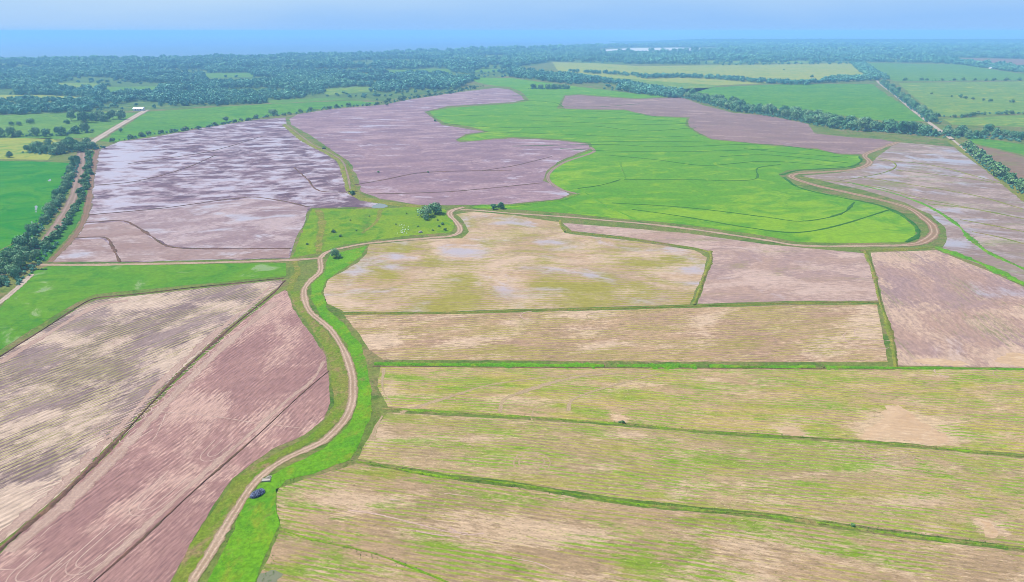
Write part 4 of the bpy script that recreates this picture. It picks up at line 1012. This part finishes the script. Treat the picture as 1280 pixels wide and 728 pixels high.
for x, y, L, W, rz, l in [(174,138.3,15,9,.1,'white low house with pale tin roof at the far end of the left pale road'), (9,139,11,8,.3,'small white house half hidden in trees at the left edge'), (86,131.5,11,8,-.2,'small white house below the pale clearing in the wood'),
                          (296,86,16,10,.2,'white house deep in the left wood near the sea'), (549,67,26,12,0,'long pale house near the shore, middle of the coast'), (350,96,14,9,.5,'lone pale house in the middle of the wood'), (1240,86,18,10,.2,'pale house at the edge of the far right wood')]:
    p = g(x, y); house(p[0], p[1], L, W, 3.2 if L < 20 else 5, rz, l)

# ------------------------------------------------------------------ things by the main track
M_TARP = N('blue_black_rubble')
_v = M_TARP.rot(0)
M_TARP = M_TARP.done(M_TARP.mix(M_TARP.mr(M_TARP.noise(_v, 3.5, 5, .75), .46, .60), (.014, .017, .035, 1), (.26, .30, .44, 1)), .85, .2)
def heap(cx, cy, a, b, h, rz, mat, n, label, name, cat, cs=(.18, .42), seed=3):
    r = random.Random(seed); bm = bmesh.new()
    m = bmesh.ops.create_icosphere(bm, subdivisions=4, radius=1)
    for v in m['verts']:
        q = v.co.copy(); k = 1 + .16 * mnoise.noise(q * 2.3) + .10 * mnoise.noise(q * 6)
        v.co = Vector((q.x * a * k, q.y * b * k, max(-.15, q.z * h * k)))
    for i in range(n):
        t = r.random() * 6.283; s = math.sqrt(r.random()) * .96
        x, y = math.cos(t) * s * a, math.sin(t) * s * b; z = h * math.sqrt(max(0, 1 - s * s)) * .95
        q = bmesh.ops.create_cube(bm, size=r.uniform(*cs))
        from mathutils import Matrix
        R = Matrix.Rotation(r.random() * 3, 3, Vector((r.random(), r.random(), r.random())).normalized())
        for v in q['verts']: v.co = R @ Vector((v.co.x * 1.5, v.co.y, v.co.z * .7)) + Vector((x, y, z))
    me = bpy.data.meshes.new(name); bm.to_mesh(me); bm.free()
    o = link(name, me, [mat]); p = g(cx, cy); o.location = (p[0], p[1], .04); o.rotation_euler = (0, 0, rz)
    return tag(o, label, cat)
heap(322, 618, 2.2, 1.35, .8, 1.0, M_TARP, 260, 'dark blue-grey oval heap of broken lumps on the grass beside the main track', 'rubble_heap', 'heap')
M_STONE = N('pale_concrete'); M_STONE = M_STONE.done(M_STONE.mix(M_STONE.noise(M_STONE.rot(0), 2.5, 4), (.22, .19, .15, 1), (.42, .38, .31, 1)), .85)
# culvert slab where the bund ditch meets the track
p = g(333, 601); cu = empty('culvert', (p[0], p[1], .05), .15); tag(cu, 'pale concrete culvert slab on the verge between the track and the stubble', 'culvert')
bobj('slab', lambda bm: box(bm, -1.1, 1.1, -.4, .4, .1, .28), M_STONE, cu)
bobj('headwall', lambda bm: box(bm, -1.25, 1.25, -.62, -.41, -.05, .38), M_STONE, cu)
bobj('headwall', lambda bm: box(bm, -1.25, 1.25, .41, .62, -.05, .38), M_STONE, cu)
heap(336, 597, .9, .4, .3, .3, M_STONE, 12, 'small pile of pale stones on the far side of the culvert slab', 'stone_pile', 'stones', (.12, .3), 6)
heap(525.5, 291, 1.3, 1.0, 1.1, .4, M_STONE, 10, 'single pale boulder-like heap on the lower edge of the vivid pasture', 'stone_pile', 'stones', (.3, .5), 8)

# egrets on the wet patch of the pasture
M_FEATH = N('white_feathers'); M_FEATH = M_FEATH.done((.82, .82, .82, 1), .7)
M_BEAK = N('egret_beak'); M_BEAK = M_BEAK.done((.5, .35, .05, 1), .5)
def chain(bm, P, Rr, seg=8):
    rings = []
    for i, p in enumerate(P):
        p = Vector(p); d = (Vector(P[min(i + 1, len(P) - 1)]) - Vector(P[max(i - 1, 0)])).normalized()
        s = d.cross(Vector((0, 1, .01))).normalized(); t = d.cross(s)
        rings.append([bm.verts.new(p + (s * math.cos(k * 6.2832 / seg) + t * math.sin(k * 6.2832 / seg)) * Rr[i]) for k in range(seg)])
    for i in range(len(P) - 1):
        for k in range(seg): bm.faces.new((rings[i][k], rings[i][(k + 1) % seg], rings[i + 1][(k + 1) % seg], rings[i + 1][k]))
    bm.faces.new(rings[0]); bm.faces.new(rings[-1])
bm = bmesh.new()
chain(bm, [(-.36,0,.36),(-.28,0,.40),(-.1,0,.48),(.1,0,.54),(.2,0,.60),(.22,0,.70),(.16,0,.80),(.20,0,.90),(.27,0,.93),(.31,0,.92)], [.01,.05,.12,.12,.07,.035,.03,.035,.045,.02])
for s in (-1, 1): chain(bm, [(-.02, s*.05, .42), (-.05, s*.05, .22), (.0, s*.05, .02), (.07, s*.05, .0)], [.03, .012, .012, .01], 5)
em = bpy.data.meshes.new('egret'); bm.to_mesh(em); bm.free(); em.materials.append(M_FEATH)
bm = bmesh.new(); chain(bm, [(.30,0,.92),(.36,0,.91),(.43,0,.90)], [.018,.011,.003], 5); bk_ = bpy.data.meshes.new('beak'); bm.to_mesh(bk_); bm.free(); bk_.materials.append(M_BEAK)
for i in range(22):
    x = 497 + 14 * rng.random(); y = 282 + 11 * rng.random(); p = g(x, y)
    e = link('egret', em); e.location = (p[0], p[1], .04); e.rotation_euler = (0, 0, rng.random() * 6.28); e.scale = (1.15,) * 3
    tag(e, 'white egret standing in the loose flock on the lower pasture', 'bird', 'egrets on the pasture'); link('beak', bk_, [], e)

# ------------------------------------------------------------------ grass tufts on verges and bunds
TP = []
def tufts(px, dens, width, hs):
    C = smooth(G(px), 1.0); Tn = np.gradient(C, axis=0); Tn /= np.linalg.norm(Tn, axis=1)[:, None]
    k = int(len(C) * dens)
    idx = rng.integers(0, len(C), k); off = rng.normal(size=k) * width / 2.4
    # clumpy
    P = C[idx] + np.stack([-Tn[idx, 1], Tn[idx, 0]], 1) * off[:, None] + rng.uniform(-.5, .5, (k, 2))
    nz = np.array([n1(a, b, .18, 1) for a, b in P]); P = P[nz > -.12]
    TP.append(np.column_stack([P, np.full(len(P), hs)]))
tufts([(468,455.5),(640,457),(870,458)], 4, 2.4, .3); tufts([(885,458.5),(1118,460)], 4, 2.4, .3); tufts([(478,511),(640,520),(776,530)], 1.6, 1.4, .25)
tufts([(770,530),(1080,552),(1280,571)], 1.6, 1.0, .25); tufts([(446,577),(560,597),(780,628),(960,645),(1280,687),(1400,708)], 3, .8, .24); tufts([(350,662),(420,681),(520,712)], 4, 1.4, .22)
tufts([(427,392),(640,389),(868,383),(1100,378)], .8, 1.0, .22); tufts([(1081,314),(1100,378),(1116,430),(1120,460)], 1.5, 1.6, .25)
tufts([(225,770),(262,700),(292,640),(318,590),(352,568),(402,545),(424,524),(431,500),(430,465),(420,436),(398,410),(377,386)], 5, 6, .16)
tufts([(255,770),(290,690),(318,640),(345,592),(402,568),(445,532),(456,500),(453,465),(440,430),(410,398),(394,372)], 4, 6, .16)
tufts([(330,740),(345,690),(352,655),(346,625),(360,602),(420,590),(450,560),(468,520),(466,470)], 4, 2.5, .22)
TP = np.concatenate(TP)
V, Fc = [], []
n = len(TP)
for b in range(4):
    a = rng.random(n) * 6.28; s = TP[:, 2] * (.5 + rng.random(n)); dx, dy = np.cos(a) * s * .45, np.sin(a) * s * .45
    ln = rng.normal(size=(n, 2)) * .25 * s[:, None]
    base = len(V) and sum(len(q) for q in V)
    q = np.empty((n, 3, 3), np.float32)
    q[:, 0] = np.stack([TP[:, 0] - dx, TP[:, 1] - dy, np.full(n, .03)], 1); q[:, 1] = np.stack([TP[:, 0] + dx, TP[:, 1] + dy, np.full(n, .03)], 1)
    q[:, 2] = np.stack([TP[:, 0] + ln[:, 0], TP[:, 1] + ln[:, 1], .05 + s * .9], 1)
    V.append(q.reshape(-1, 3)); Fc.append(np.arange(n * 3).reshape(-1, 3) + b * n * 3)
tm = fill_mesh('grass_tufts', np.concatenate(V), np.concatenate(Fc))
M_TUFT = leafm('tuft_blades', (.12, .30, .01, 1), (.12, .30, .01, 1), (.22, .30, .05, 1))
tag(link('grass_tufts', tm, [M_TUFT]), 'weedy grass tufts along the bunds and track verges', 'grass', kind='stuff')

# ------------------------------------------------------------------ haze
hm = bpy.data.materials.new('haze'); hm.use_nodes = True; t = hm.node_tree; t.nodes.clear()
ho = t.nodes.new('ShaderNodeOutputMaterial'); pv = t.nodes.new('ShaderNodeVolumePrincipled')
pv.inputs['Color'].default_value = HAZE_COLOR + (1,); pv.inputs['Density'].default_value = HAZE_DENSITY; pv.inputs['Anisotropy'].default_value = 0.0
t.links.new(pv.outputs[0], ho.inputs['Volume'])
bm = bmesh.new(); box(bm, -62000, 62000, -3500, 61000, -3, 126); me = bpy.data.meshes.new('haze'); bm.to_mesh(me); bm.free()
tag(link('haze', me, [hm]), kind='stuff')
print('trees', sum(o.name.startswith('tree') for o in bpy.data.objects), 'bush', sum(o.name.startswith('bush') for o in bpy.data.objects), 'far', len(pts), 'tufts', n)
